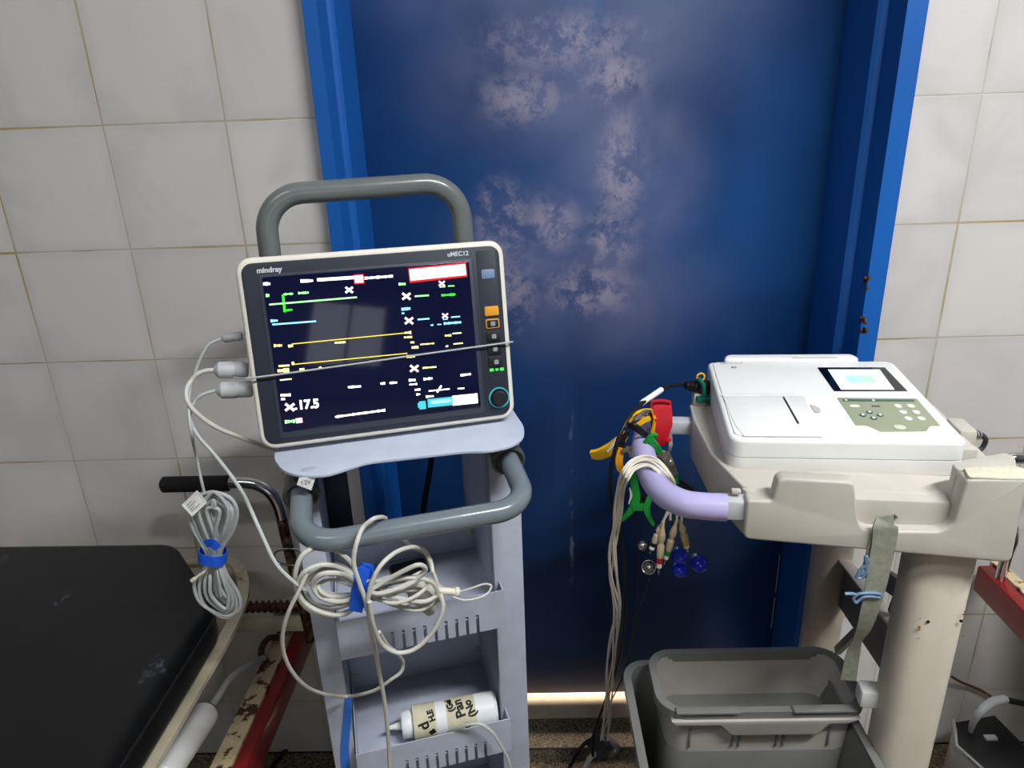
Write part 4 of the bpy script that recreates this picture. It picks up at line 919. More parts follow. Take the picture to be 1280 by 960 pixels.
obj('jaw', MB().ribbon([P_(797, 531, -0.243), P_(806, 525, -0.243), P_(813, 522, -0.243)], [0.006, 0.007, 0.006], 0.004, (0, 1, 0)), M['yellowc'], t, world=True)
for k, (u, v) in enumerate(((788, 527), (792, 522), (797, 518))):
    obj('spring_strip', MB().ribbon([P_(u, v + 3, -0.2395), P_(u + 9, v - 4, -0.2405), P_(u + 18, v - 6 + k, -0.2395)], 0.0036, 0.0015, (0, 1, 0)), M['silver'], t, world=True)
obj('rubber_strap', MB().ribbon([P_(784, 531, -0.245), P_(794, 534, -0.248), P_(806, 543, -0.248), P_(816, 548, -0.245)], [0.007, 0.010, 0.009, 0.006], 0.005, (0, 1, 0.3)), M['black'], t, world=True)
t = thing('limb_clamp', 'amber limb clamp hanging below the back of the lilac handle', 'clamp', P_(776, 590, -0.23), 0, CG)
obj('paddle', MB().ribbon([P_(777, 560, -0.25), P_(774, 572, -0.252), P_(775, 584, -0.252), P_(779, 592, -0.25)], [0.009, 0.011, 0.011, 0.007], 0.005, (0, 1, 0)), M['orangec'], t, world=True)
obj('jaw', MB().ribbon([P_(776, 562, -0.247), P_(779, 548, -0.247), P_(786, 540, -0.247)], [0.010, 0.008, 0.006], 0.004, (0, 1, 0)), M['rust'] if False else M['black'], t, world=True)
obj('electrode_plate', MB().ribbon([P_(779, 564, -0.256), P_(785, 561, -0.257), P_(790, 566, -0.256), P_(788, 571, -0.256)], [0.006, 0.009, 0.010, 0.005], 0.003, (0, 1, 0)), M['silver'], t, world=True)
t = thing('limb_clamp', 'green limb clamp gripping the lilac handle, its two grips spread out below', 'clamp', P_(795, 650, -0.25), 0, CG)
obj('jaw', MB().ribbon([P_(800, 566, -0.262), P_(808, 556, -0.264), P_(815, 547, -0.262), P_(820, 545, -0.258)], [0.009, 0.011, 0.012, 0.010], 0.006, (0, 1, 0.4)), M['greenc'], t, world=True)
obj('jaw', MB().ribbon([P_(812, 548, -0.266), P_(819, 556, -0.268), P_(826, 566, -0.266)], [0.008, 0.009, 0.007], 0.005, (0, 1, 0.4)), M['greenc'], t, world=True)
obj('arm', MB().ribbon([P_(790, 590, -0.250), P_(793, 605, -0.250), P_(795, 620, -0.250), P_(792, 632, -0.250), P_(777, 650, -0.250)], [0.010, 0.011, 0.012, 0.012, 0.005], 0.006, (0, 1, 0)), M['greenc'], t, world=True)
obj('arm', MB().ribbon([P_(815, 612, -0.252), P_(811, 624, -0.252), P_(808, 634, -0.252), P_(811, 645, -0.252), P_(817, 656, -0.252)], [0.007, 0.009, 0.010, 0.008, 0.004], 0.006, (0, 1, 0)), M['greenc'], t, world=True)
obj('hinge', MB().ribbon([P_(790, 634, -0.251), P_(802, 633, -0.251), P_(812, 632, -0.251)], [0.009, 0.012, 0.009], 0.006, (0, 1, 0)), M['greenc'], t, world=True)
obj('spring', MB().ribbon([P_(797, 616, -0.249), P_(803, 626, -0.249), P_(810, 616, -0.249)], [0.007, 0.011, 0.007], 0.005, (0, 1, 0)), M['black'], t, world=True)
obj('electrode_plate', MB().ribbon([P_(787, 610, -0.257), P_(789, 619, -0.257), P_(786, 630, -0.257)], [0.002, 0.0035, 0.002], 0.001, (0, 1, 0)), M['paper'], t, world=True)
t = thing('limb_clamp', 'dark limb clamp with nickel jaw and black paddle inside the lilac handle', 'clamp', P_(858, 612, -0.22), 0, CG)
obj('paddle', MB().ribbon([P_(845, 601, -0.235), P_(855, 607, -0.235), P_(863, 613, -0.235), P_(869, 618, -0.235)], [0.006, 0.009, 0.010, 0.008], 0.004, (0, 1, 0)), M['black'], t, world=True)
obj('jaw', MB().ribbon([P_(822, 566, -0.258), P_(832, 570, -0.262), P_(838, 580, -0.262), P_(845, 592, -0.255)], [0.009, 0.014, 0.012, 0.007], 0.005, (0, 1, 0.2)), M['silver'], t, world=True)
obj('arm', MB().ribbon([P_(838, 580, -0.25), P_(842, 590, -0.25), P_(846, 604, -0.245)], [0.006, 0.008, 0.006], 0.005, (0, 1, 0)), M['greenc'], t, world=True)
obj('screw', MB().ball(P_(838, 577, -0.266), 0.003), M['silver'], t, world=True)
# adaptor lump where the leads meet on the floor
t = thing('lead_junction', 'grey lead junction plug lying on the floor where the white and black leads end', 'connector', PZ(757, 935, 0.01))
c = PZ(757, 932, 0.035)
obj('body', MB().box((-0.028, -0.022, -0.018), (0.028, 0.022, 0.018), 0.010, 3, m=Matrix.Translation(c) @ Euler((0.2, 0.5, 0.6)).to_matrix().to_4x4()), M['connd'], t, world=True)
mb = MB()
for k in range(4): mb.box((-0.032 + k * 0.007, -0.0235, -0.0195), (-0.029 + k * 0.007, 0.0235, 0.0195), 0.001, m=Matrix.Translation(c) @ Euler((0.2, 0.5, 0.6)).to_matrix().to_4x4())
obj('grip_rib', mb, M['collar'], t, world=True)
obj('tail', MB().tube([c + V((0.02, -0.01, 0.0)), PZ(740, 945, 0.035), PZ(728, 965, 0.02), PZ(715, 990, 0.012)], 0.006, 10), M['cablew'], t, world=True)
obj('tail', MB().tube([c, PZ(738, 925, 0.05), PZ(722, 940, 0.03), PZ(705, 975, 0.012)], 0.0045, 10), M['black'], t, world=True)
# ------------------------------------------------------------------ bins
def bin_(name, label, frame, z0, z1, w, d, notch, mat_o, mat_i, cx=0, cy=0):
    t = thing(name, label, 'bin', frame.w(cx, cy, z0), 0, 'grey plastic bins on the cart')
    def ring(s, z, off=0): return [(cx + x, cy + y, z) for x, y in rrect(w * s + off, d * s + off, 0.034 * s, 6)]
    levels = [(0.84, z0), (0.948, z1 - 0.035), (0.985, z1)]
    mb = MB(); bm = mb.bm
    outer = [[bm.verts.new(p) for p in ring(s, z)] for s, z in levels]
    inner = [[bm.verts.new(p) for p in ring(s, z, -0.006)] for s, z in ((0.84, z0 + 0.004), (0.948, z1 - 0.035), (0.985, z1))]
    n = len(outer[0])
    for a, b in zip(outer, outer[1:]):
        for k in range(n): bm.faces.new([a[k], a[(k+1) % n], b[(k+1) % n], b[k]])
    for a, b in zip(inner, inner[1:]):
        for k in range(n): bm.faces.new([a[(k+1) % n], a[k], b[k], b[(k+1) % n]])
    for k in range(n): bm.faces.new([outer[-1][k], outer[-1][(k+1) % n], inner[-1][(k+1) % n], inner[-1][k]])
    bm.faces.new(outer[0][::-1]); bm.faces.new(inner[0])
    obj('bin_body', mb, mat_o, t, frame)
    # rolled rim
    o, i_, th = rrect(w + 0.012, d + 0.012, 0.040, 6, cx, cy), rrect(w * 0.985 - 0.008, d * 0.985 - 0.008, 0.030, 6, cx, cy), 0.0
    mb = MB(); bm = mb.bm
    A = [bm.verts.new((x, y, z1 + 0.003)) for x, y in o]; A2 = [bm.verts.new((x, y, z1 - 0.014)) for x, y in o]
    B = [bm.verts.new((x, y, z1 + 0.003)) for x, y in i_]; B2 = [bm.verts.new((x, y, z1 - 0.014)) for x, y in i_]
    for k in range(n):
        j = (k + 1) % n
        bm.faces.new([A[k], A[j], B[j], B[k]]); bm.faces.new([A2[k], A2[j], A[j], A[k]]); bm.faces.new([B[k], B[j], B2[j], B2[k]]); bm.faces.new([A2[j], A2[k], B2[k], B2[j]])
    obj('rim', mb, mat_i, t, frame)
    if notch:
        fy = cy - d / 2 - 0.0062
        ap = [(cx - w * 0.46, z1 - 0.010), (cx + w * 0.46, z1 - 0.010), (cx + w * 0.40, z1 - 0.018), (cx + w * 0.31, z1 - 0.018), (cx + w * 0.26, z1 - 0.038), (cx - w * 0.16, z1 - 0.038), (cx - w * 0.22, z1 - 0.018), (cx - w * 0.44, z1 - 0.018)]
        obj('front_apron', MB().prism(ap, fy - 0.004, fy + 0.010, 'y', 0.0015), mat_o, t, frame)
        obj('raised_lip', MB().box((cx - w * 0.44, fy - 0.004, z1 + 0.002), (cx - w * 0.13, fy + 0.010, z1 + 0.007), 0.002), mat_i, t, frame)
        obj('raised_lip', MB().box((cx + w * 0.13, fy - 0.004, z1 + 0.002), (cx + w * 0.44, fy + 0.010, z1 + 0.007), 0.002), mat_i, t, frame)
        for dx in (-0.11, -0.045, -0.035, 0.022, 0.032, 0.10):
            mb = MB().box((cx + dx, cy - d * 0.474 - 0.003, z1 - 0.072), (cx + dx + 0.003, cy - d * 0.474 + 0.004, z1 - 0.037), 0.0005)
            obj('stiffening_rib', mb, M['binin'], t, frame)
        obj('lower_band', MB().prism(rrect(w * 0.935, d * 0.940, 0.033, 6, cx, cy), z0 + 0.02, z1 - 0.082, 'z', 0.003), mat_i, t, frame)
    return t
FB = Frame(V((0.817, -0.327, 0)), Euler((0, 0, 0.0)).to_matrix())
bin_('storage_bin', 'light grey plastic bin with a notched front rim, standing inside the darker bin', FB, 0.130, 0.50, 0.303, 0.124, True, M['bin'], M['binin'])
FB2 = Frame(V((0.7945, -0.425, 0)), Euler((0, 0, 0.0)).to_matrix())
bin_('storage_bin', 'larger grey plastic bin sticking out behind and left of the notched bin', FB2, 0.108, 0.46, 0.333, 0.36, False, M['binin'], M['binin'])

# ------------------------------------------------------------------ stretcher on the left
sr = thing('stretcher', 'stretcher with a black vinyl mattress and red lower rail, left of the trolley', 'stretcher', (-0.4, -0.8, 0))
cs = [(-0.022, -0.30), (-0.165, -0.128), (-0.80, -0.118), (-0.80, -1.95), (-0.05, -1.95), (-0.03, -0.9)]
csr = rpoly(cs, [0.03, 0.025, 0.04, 0.05, 0.05, 0], 5)
obj('mattress', MB().prism(csr, 0.572, 0.65, 'z', 0.018, 4), M['vinyl'], sr, world=True)
obj('mattress_seam', MB().tube([V((x, y, 0.626)) for x, y in csr], 0.0022, 8, smooth=False, closed=True), M['black'], sr, world=True)
def zb(u, v, z): return PZ(u, v, z)
fp = [V((-0.40, -0.09, 0.565)), V((-0.16, -0.075, 0.565)), zb(288, 702, 0.565), zb(303, 722, 0.565), zb(302, 752, 0.565), zb(283, 795, 0.565), zb(250, 852, 0.565), zb(198, 940, 0.565), V((-0.035, -0.75, 0.565)), V((-0.04, -1.5, 0.565))]
obj('mattress_frame', MB().ribbon(fp, 0.020, 0.008, (0, 0, 1)), M['beige'], sr, world=True)
ph = obj('push_handle', MB().tube([V((-0.070, -0.10, 0.748)), V((-0.04, -0.10, 0.7485)), V((-0.012, -0.10, 0.744)), V((0.010, -0.10, 0.727)), V((0.020, -0.10, 0.70)), V((0.0225, -0.10, 0.675))], 0.0105, 16), M['chrome'], sr, world=True)
obj('grip', MB().tube([V((-0.182, -0.10, 0.7485)), V((-0.178, -0.10, 0.7485)), V((-0.062, -0.10, 0.748)), V((-0.058, -0.10, 0.748))], lambda t: 0.0145 if 0.02 < t < 0.98 else 0.010, 18, smooth=False), M['foam'], ph, world=True)
obj('handle_stem', MB().tube([V((0.0215, -0.10, 0.69)), V((0.028, -0.10, 0.58)), V((0.036, -0.10, 0.47)), V((0.040, -0.10, 0.40))], 0.0098, 14), M['chromerust'], ph, world=True)
obj('wire_loop', MB().tube(pts([(376, 688), (360, 686), (345, 690), (343, 698), (350, 704), (372, 708), (378, 712)], -0.115), 0.0022, 8), M['chrome'], ph, world=True)
obj('rusty_spring', MB().tube([V((-0.12, -0.07, 0.455)), V((0.05, -0.07, 0.455))], 0.008, 12, smooth=False).merge(bmesh.new()) if False else MB().tube([V((-0.12 + 0.17 * k / 110, -0.07 + 0.010 * math.cos(k * 0.8), 0.458 + 0.010 * math.sin(k * 0.8))) for k in range(111)], 0.0028, 6, smooth=False), M['rust'], sr, world=True)
obj('cross_tube', MB().tube([V((-0.70, -0.07, 0.458)), V((0.06, -0.07, 0.458))], 0.007, 12, smooth=False), M['rust'], sr, world=True)
obj('cross_bar', MB().box((-0.70, -0.105, 0.425), (0.035, -0.09, 0.452), 0.002), M['beige'], sr, world=True)
# lower side: flaking cream angle and red rail
ra, rb = zb(390, 778, 0.40), zb(311, 960, 0.40)
rd = (rb - ra); rd.z = 0; rd.normalize(); rn = V((rd.y, -rd.x, 0)); rn = rn if rn.x > 0 else -rn
e0, e1 = ra - rd * 0.0, ra + rd * 1.5
def slab(a, b, x0, x1, z0, z1, bev=0.002):
    mb = MB(); P = [a + rn * x0, b + rn * x0, b + rn * x1, a + rn * x1]
    return mb.prism([(p.x, p.y) for p in P], z0, z1, 'z', bev)
obj('red_rail', slab(e0, e1, -0.028, -0.004, 0.345, 0.40, 0.004), M['red'], sr, world=True)
obj('flaking_angle', slab(e0 + V((0, 0.004, 0)), e1, -0.062, -0.029, 0.39, 0.402, 0.001), M['flake'], sr, world=True)
ht = slab(e0 + rd * 0.045, e0 + rd * 0.115, -0.060, -0.046, 0.385, 0.404, 0.002)
obj('pivot_bracket', MB().tube([e0 + rd * 0.05 - rn * 0.052 + V((0, 0, 0.005)), e0 + rd * 0.06 - rn * 0.066 + V((0, 0, 0.012)), e0 + rd * 0.10 - rn * 0.066 + V((0, 0, 0.012)), e0 + rd * 0.115 - rn * 0.05 + V((0, 0, 0.0))], 0.006, 10), M['rust'], sr, world=True)
# gas strut: white cylinder and bent steel rod
ca, cb = PZ(256, 893, 0.46), PZ(200, 975, 0.50)
gs = obj('strut_cylinder', MB().lathe([(0.016, 0), (0.0215, 0.002), (0.022, 0.006), (0.022, (cb - ca).length), (0.02, (cb - ca).length + 0.002)], ca, cb - ca, 24), M['whitepl2'], sr, world=True)
obj('strut_rod', MB().tube([PZ(258, 892, 0.465), PZ(272, 872, 0.455), PZ(284, 853, 0.45), PZ(300, 838, 0.44), PZ(330, 822, 0.42)], 0.0058, 12), M['steel'], gs, world=True)
obj('rust_collar', MB().lathe([(0.012, -0.008), (0.018, -0.006), (0.018, 0.001)], ca, cb - ca, 20), M['rust'], gs, world=True)
for x, y in ((-0.72, -0.16), (-0.72, -1.85), (-0.06, -1.85), (-0.30, -0.20)):
    lg = obj('leg', MB().box((x - 0.016, y - 0.016, 0.09), (x + 0.016, y + 0.016, 0.56), 0.003), M['beige'], sr, world=True)
    obj('caster', MB().lathe([(0.035, -0.014), (0.045, -0.010), (0.045, 0.010), (0.035, 0.014)], (x, y, 0.045), (1, 0, 0), 20), M['black'], sr, world=True)
obj('side_rail', MB().box((-0.74, -1.9, 0.34), (-0.70, -0.12, 0.40), 0.003), M['red'], sr, world=True)
# wrapped pale bundle on the wall side
o = obj('padding_roll', MB().tube([PY(345, 765, -0.05), PY(360, 757, -0.05), PY(378, 757, -0.05), PY(392, 764, -0.05)], lambda t: 0.010 + 0.007 * math.sin(PI * t), 12), M['bin'], sr, world=True)

# black lead on the floor left of the trolley
o = obj('power_lead', MB().tube([PZ(455, 850, 0.02), PZ(420, 872, 0.012), PZ(395, 893, 0.006), PZ(370, 925, 0.006), PZ(345, 952, 0.006), PZ(320, 985, 0.006)], 0.0045, 8), M['black'], world=True)
tag(o, 'black power lead running across the floor between stretcher and trolley', 'cable')
o = obj('power_lead', MB().tube(pts([(541, 560, -0.05), (537, 590, -0.05), (532, 618, -0.055), (529, 640, -0.06), (530, 700, -0.07)], 0), 0.0055, 8), M['black'], world=True)
tag(o, 'black power lead hanging behind the trolley against the blue door', 'cable')

# ------------------------------------------------------------------ far right: second stretcher end, power cord, floor box
s2 = thing('stretcher', 'stretcher behind the cart post at the right, dark red rail with flaking cream top', 'stretcher', (1.40, -0.3, 0))
q0, q1 = PZ(1234, 705, 0.5), V((1.345, -1.0, 0.5)); 
mb = MB().prism([(q0.x - 0.016, q0.y), (q1.x - 0.016, q1.y), (q1.x + 0.010, q1.y), (q0.x + 0.010, q0.y)], 0.44, 0.498, 'z', 0.004); obj('red_rail', mb, M['red'], s2, world=True)
mb = MB().prism([(q0.x + 0.012, q0.y + 0.01), (q1.x + 0.012, q1.y), (q1.x + 0.034, q1.y), (q0.x + 0.034, q0.y + 0.01)], 0.488, 0.50, 'z', 0.001); obj('flaking_angle', mb, M['flake'], s2, world=True)
obj('push_handle', MB().tube([V((1.42, -0.09, 0.738)), PY(1275, 573, -0.09), PY(1263, 574, -0.09), PY(1256, 582, -0.09), PY(1256, 600, -0.09), PY(1262, 640, -0.09), PY(1266, 672, -0.09), V((1.352, -0.085, 0.56)), V((1.353, -0.08, 0.494))], 0.0095, 14), M['chrome'], s2, world=True)
obj('mattress', MB().prism(rpoly([(1.46, -0.12), (2.1, -0.12), (2.1, -1.9), (1.46, -1.9)], 0.05, 4), 0.572, 0.65, 'z', 0.015, 3), M['vinyl'], s2, world=True)
obj('mattress_frame', MB().box((1.44, -1.88, 0.55), (2.1, -0.10, 0.57), 0.003), M['beige'], s2, world=True)
for x, y in ((1.60, -0.14), (1.60, -1.8), (2.05, -0.2), (2.05, -1.8)):
    obj('leg', MB().box((x - 0.014, y - 0.014, 0.08), (x + 0.014, y + 0.014, 0.55), 0.003), M['rust'], s2, world=True)
    obj('caster', MB().lathe([(0.03, -0.012), (0.042, -0.009), (0.042, 0.009), (0.03, 0.012)], (x, y, 0.042), (1, 0, 0), 18), M['black'], s2, world=True)
# power cord of the recorder
pc = thing('power_lead', 'grey power lead with a ribbed boot curling behind the right side of the recorder', 'cable', PY(1222, 562, -0.13))
obj('cord', MB().tube([FR.w(0.146, 0.06, -0.030)] + pts([(1202, 541, -0.14), (1212, 543, -0.13), (1224, 542, -0.12), (1232, 549, -0.115), (1229, 558, -0.11), (1222, 566, -0.11), (1220, 580, -0.10), (1226, 640, -0.08)], 0), 0.0042, 10), M['collar'], pc, world=True)
mb = MB()
for k in range(4):
    p = PY(1212 + k * 3.6, 542 + k * 0.2, -0.127 + k * 0.002); mb.lathe([(0.0072, -0.0011), (0.0074, 0.0), (0.0072, 0.0011)], p, (1, 0.3, 0), 16)
obj('ribbed_boot', mb, M['connd'], pc, world=True)
# black box on the floor and its pale hose
fb = thing('floor_unit', 'black topped metal case on the floor behind the cart post, bottom right', 'case', (1.42, -0.12, 0))
bp = [PZ(1193, 902, 0.15), PZ(1196, 932, 0.15), PZ(1240, 975, 0.15), PZ(1290, 985, 0.15), PZ(1285, 935, 0.15), PZ(1243, 893, 0.15)]
obj('case', MB().prism([(p.x, p.y) for p in bp], 0.0, 0.145, 'z', 0.003), M['steel'], fb, world=True)
cen = sum(bp, V()) / 6
obj('lid', MB().prism([((p.x - cen.x) * 0.96 + cen.x, (p.y - cen.y) * 0.96 + cen.y) for p in bp], 0.143, 0.152, 'z', 0.002), M['black'], fb, world=True)
obj('case_edge', MB().tube([PZ(1192, 900, 0.152), PZ(1194, 912, 0.152), PZ(1196, 932, 0.152), PZ(1215, 949, 0.152), PZ(1240, 972, 0.152)], 0.003, 8, smooth=False), M['steel'], fb, world=True)
p = PZ(1238, 922, 0.154); obj('latch', MB().box((p.x - 0.012, p.y - 0.006, 0.150), (p.x + 0.012, p.y + 0.006, 0.157), 0.002), M['connd'], fb, world=True)
o = obj('hose', MB().tube([PZ(1213, 914, 0.154), PZ(1218, 900, 0.20), PZ(1227, 888, 0.23), PZ(1240, 878, 0.24), PZ(1256, 874, 0.23)], lambda t: 0.0045 + 0.004 * math.sin(min(t * 1.3, 1) * PI / 2), 12), M['cable2'], world=True)
tag(o, 'pale grey hose curving up from the black topped case on the floor', 'hose')
o = obj('power_lead', MB().tube([PZ(1255, 874, 0.23), PZ(1268, 877, 0.22), PZ(1290, 882, 0.20), PZ(1320, 900, 0.1), PZ(1340, 930, 0.01)], 0.006, 8), M['black'], world=True)
tag(o, 'thick black lead joined to the end of the pale hose at the right edge', 'cable')
o = obj('power_lead', MB().tube(pts([(1190, 846, -0.02), (1200, 852, -0.012), (1212, 857, -0.008), (1224, 862, -0.008), (1238, 870, -0.008)], 0), 0.0028, 8), M['rust'], world=True)
tag(o, 'thin dirty brown lead along the wall just behind the cart post', 'cable')

# ------------------------------------------------------------------ cables of the monitor
def conn(a, b, r, lab, mat='conn'):
    A, B = a, b; d = B - A; L = d.length
    t = thing('sensor_connector', lab, 'connector', B, 0, 'connectors plugged into the left of the monitor')
    obj('grip', MB().lathe([(r * .85, 0), (r, L * .06), (r, L * .42), (r * 1.12, L * .50), (r * 1.08, L * .86), (r * .75, L * .95), (r * .5, L)], A, d, 22), M[mat], t, world=True)
    obj('collar', MB().lathe([(r * 1.02, L * .05), (r * 1.06, L * .08), (r * 1.06, L * .34), (r * 1.02, L * .37)], A, d, 22), M['conn'], t, world=True)
    return t
yc = PX(305, 421, 0).y
def MX(u, v): return FM.X(u, v, -0.158, False)
def MYp(u, v, y=0.035): return FM.Y(u, v, y, False)
conn(MYp(303, 420), MYp(277, 423), 0.0052, 'slim grey connector, topmost of the three plugged into the monitor', 'connd')
conn(MYp(310, 462), MYp(268, 463), 0.0098, 'thick grey connector, middle of the three plugged into the monitor')
conn(MYp(316, 486), MYp(271, 488), 0.0100, 'thick grey connector, lowest of the three plugged into the monitor')
def mcable(seq, r, mat, lab, name='cable', y=0.035, cat='cable', group=None):
    P = [p if isinstance(p, V) else FM.Y(p[0], p[1], p[2] if len(p) > 2 else y) for p in seq]
    o = obj(name, MB().tube(P, r, 10, sub=6), M[mat], world=True); tag(o, lab, cat, group); return o
# hanging bundle tied with blue
YB = -0.415
mcable([(278, 423), (270, 426), (261, 431), (251, 447), (244, 465), (238, 485), (236, 512, 0.02), (239, 540, 0.01)] + [PY(246, 573, YB + 0.01), PY(253, 606, YB), PY(257, 622, YB)], 0.0019, 'cable2', 'thin grey cable from the top connector down to the blue tied bundle', 'sensor_cable')
mcable([(269, 463), (260, 463), (248, 467), (239, 476), (233, 489, 0.025), (235, 503, 0.02), (250, 520, 0.02), (272, 535, 0.025), (299, 546, 0.04), (325, 556, 0.06), (345, 562, 0.09)], 0.0029, 'cable', 'pale grey cable looping from the middle connector to behind the monitor lower corner', 'sensor_cable')
mcable([(272, 488), (263, 490), (252, 494), (243, 502), (237, 519, 0.025), (245, 541, 0.01), (267, 567, 0.0), (287, 592, -0.02), (302, 614, -0.04)] + [FC.Y(316, 643, -0.13), FC.Y(328, 670, -0.145), FC.Y(346, 706, -0.16), FC.Y(368, 728, -0.165), FC.Y(382, 738, -0.165)], 0.0023, 'cable2', 'pale grey cable from the lowest connector down to the coil on the trolley', 'sensor_cable')
# thin cord stretched over the monitor front
o = mcable([(292, 472, 0.02), (300, 473, 0.006), (307, 473, -0.004), (314, 472.5, -0.006), (400, 461, -0.007), (520, 444, -0.007), (600, 433, -0.007), (636, 428, -0.006), (640, 427.5, 0.002), (641, 427.5, 0.02)], 0.0012, 'cable2', 'thin grey cord stretched slantwise across the front of the monitor', 'cord')

bd = thing('cable_bundle', 'coiled grey cable tied in the middle with a blue strap, hanging left of the monitor', 'cable', PY(268, 775, YB))
rnd = random.Random(11)
tie = (266, 692)
for i in range(7):
    f = i / 4.0; u0 = 235 + 5 * i + rnd.uniform(-2, 2); u1 = 296 - 4 * i + rnd.uniform(-2, 2); top = 615 + 5 * (i % 3); 
    l0 = 247 + 4.5 * i; l1 = 303 - 4.5 * i; bot = 774 - 7 * abs(i - 1) + rnd.uniform(-3, 3); yy = YB + rnd.uniform(-0.008, 0.006)
    s = [(tie[0] - 8 + 3 * i, tie[1], YB), (u0 + 6, 660, yy), (u0, 636, yy), (u0 + 10, top + 8, yy), ((u0 + u1) / 2, top, yy), (u1 - 8, top + 8, yy), (u1, 638, yy), (u1 - 5, 664, yy),
         (tie[0] + 10 - 2 * i, tie[1] - 2, YB), (tie[0] + 16 - 2 * i, 715, yy), (l1 - 4, 745, yy), (l1 - 4, bot - 8, yy), ((l0 + l1) / 2 + 8, bot, yy), (l0 + 4, bot - 16, yy), (l0 - 4 + 2 * i, 728, yy), (tie[0] - 8 + 2 * i, 708, YB)]
    obj('coil_turn', MB().tube(pts(s, 0), 0.0025, 8, sub=5, closed=True), M['cable2'], bd, world=True)
tl = obj('loose_tail', MB().tube(pts([(262, 706, YB - 0.006), (256, 714, YB - 0.01), (248, 720, YB - 0.012), (240, 726, YB - 0.012)], 0), lambda t: 0.0015 + (0.0014 if t > 0.8 else 0), 8), M['cablew'], bd, world=True)
def band(c, w, h, dpt, rot, mat, par, wid=0.016):
    mb = MB(); o = rrect(w, dpt, dpt * 0.45, 5); n = len(o); bm = mb.bm; R = Euler((0, rot, 0)).to_matrix()
    lv = [[bm.verts.new(c + R @ V((x * s, y * s, z))) for x, y in o] for s, z in ((1, -wid / 2), (1, wid / 2), (0.93, wid / 2), (0.93, -wid / 2))]
    for a in range(4):
        A_, B_ = lv[a], lv[(a + 1) % 4]
        for k in range(n): bm.faces.new([A_[k], A_[(k+1) % n], B_[(k+1) % n], B_[k]])
    return mb
obj('blue_tie', band(PY(266, 694, YB - 0.001), 0.036, 0.016, 0.028, 0.22, 'tie', bd), M['tie'], bd, world=True)
obj('tie_end', MB().ribbon(pts([(256, 680, YB - 0.013), (266, 679, YB - 0.016), (272, 686, YB - 0.0165)], 0), [0.010, 0.012, 0.012], 0.0012, (0, 1, 0)), M['tie'], bd, world=True)
a, b, c_, d_ = PY(227, 631, YB - 0.014), PY(246, 613, YB - 0.012), PY(259, 628, YB - 0.010), PY(240, 646, YB - 0.016)
mb = MB(); th = V((0, 0.0006, 0)); mb.add([a, b, c_, d_, a + th, b + th, c_ + th, d_ + th], [(0, 1, 2, 3), (7, 6, 5, 4), (0, 4, 5, 1), (1, 5, 6, 2), (2, 6, 7, 3), (3, 7, 4, 0)])
tgp = obj('paper_tag', mb, M['paper'], bd, world=True, smooth=False)
mb = MB()
for k, (s, ln) in enumerate(((0.25, 0.35), (0.42, 0.5), (0.58, 0.3), (0.72, 0.55))):
    e = a + (d_ - a) * s + (b - a) * 0.15; f = e + (b - a) * ln; q = (d_ - a) * 0.03; up = V((0, -0.0004, 0)); mb.quad([e + up, f + up, f + q + up, e + q + up])
obj('tag_print', mb, M['inkl'], tgp, world=True, smooth=False)

# coil on the trolley with its blue tie
cy0 = -0.165
cb_ = thing('cable_bundle', 'large pale cable coil tied with a blue strap, on the upper trolley shelf', 'cable', FC.Y(455, 775, cy0))
def fc(seq, y=cy0): return [FC.Y(a[0], a[1], a[2] if len(a) > 2 else y) for a in seq]
rnd = random.Random(21)
T0 = (453, 733)
turns = [(372, 700, 452, 690, 548, 742, 0.0030), (376, 712, 440, 762, 545, 748, 0.0030), (384, 706, 430, 708, 536, 715, 0.0026), (392, 716, 432, 722, 528, 757, 0.0026), (386, 724, 425, 768, 520, 712, 0.0028), (400, 722, 440, 742, 510, 728, 0.0024), (380, 738, 430, 766, 550, 756, 0.0026)]
loops = [
 [(452, 726), (430, 712), (404, 706), (382, 714), (373, 730), (378, 750), (398, 764), (430, 768), (452, 752), (470, 742), (500, 748), (530, 752), (546, 744), (540, 728), (515, 722), (480, 726)],
 [(453, 730), (432, 722), (408, 712), (388, 720), (381, 735), (390, 752), (415, 760), (446, 752), (470, 748), (495, 757), (525, 762), (541, 752), (528, 738), (500, 738), (475, 736)],
 [(452, 735), (430, 718), (402, 718), (391, 732), (400, 746), (425, 752), (450, 744), (475, 730), (500, 716), (524, 706), (532, 712), (516, 726), (490, 738), (470, 742)],
 [(450, 722), (436, 700), (420, 688), (398, 684), (380, 692), (370, 712), (371, 740), (384, 760), (408, 770), (436, 764), (456, 748), (480, 732), (510, 724), (528, 716), (520, 728), (488, 742), (466, 738)],
 [(454, 738), (434, 730), (412, 724), (398, 732), (404, 742), (424, 746), (448, 742), (476, 744), (505, 734), (528, 722), (534, 732), (518, 746), (492, 754), (470, 748)],
 [(453, 742), (430, 744), (404, 740), (388, 728), (394, 714), (420, 706), (440, 716), (460, 728), (486, 722), (508, 728), (520, 742), (508, 756), (484, 752)],
]
for i, lp_ in enumerate(loops):
    yy = cy0 + [0, 0.008, -0.008, 0.012, -0.004, 0.016][i]
    obj('coil_turn', MB().tube(fc([(u, v, yy + (0.004 * math.sin(k * 1.7 + i))) for k, (u, v) in enumerate(lp_)]), 0.0029 if i != 4 else 0.0024, 8, sub=5, closed=True), M['cable'], cb_, world=True)
obj('blue_tie', band(FC.Y(452, 734, cy0), 0.022, 0.01, 0.042, 0.25, 'tie', cb_, 0.036), M['tie'], cb_, world=True)
obj('tie_end', MB().ribbon(fc([(449, 729, cy0 - 0.0225), (453, 719, cy0 - 0.0225), (456, 710, cy0 - 0.0225)]), [0.013, 0.014, 0.012], 0.0012, (0, 1, 0)), M['tie'], cb_, world=True)
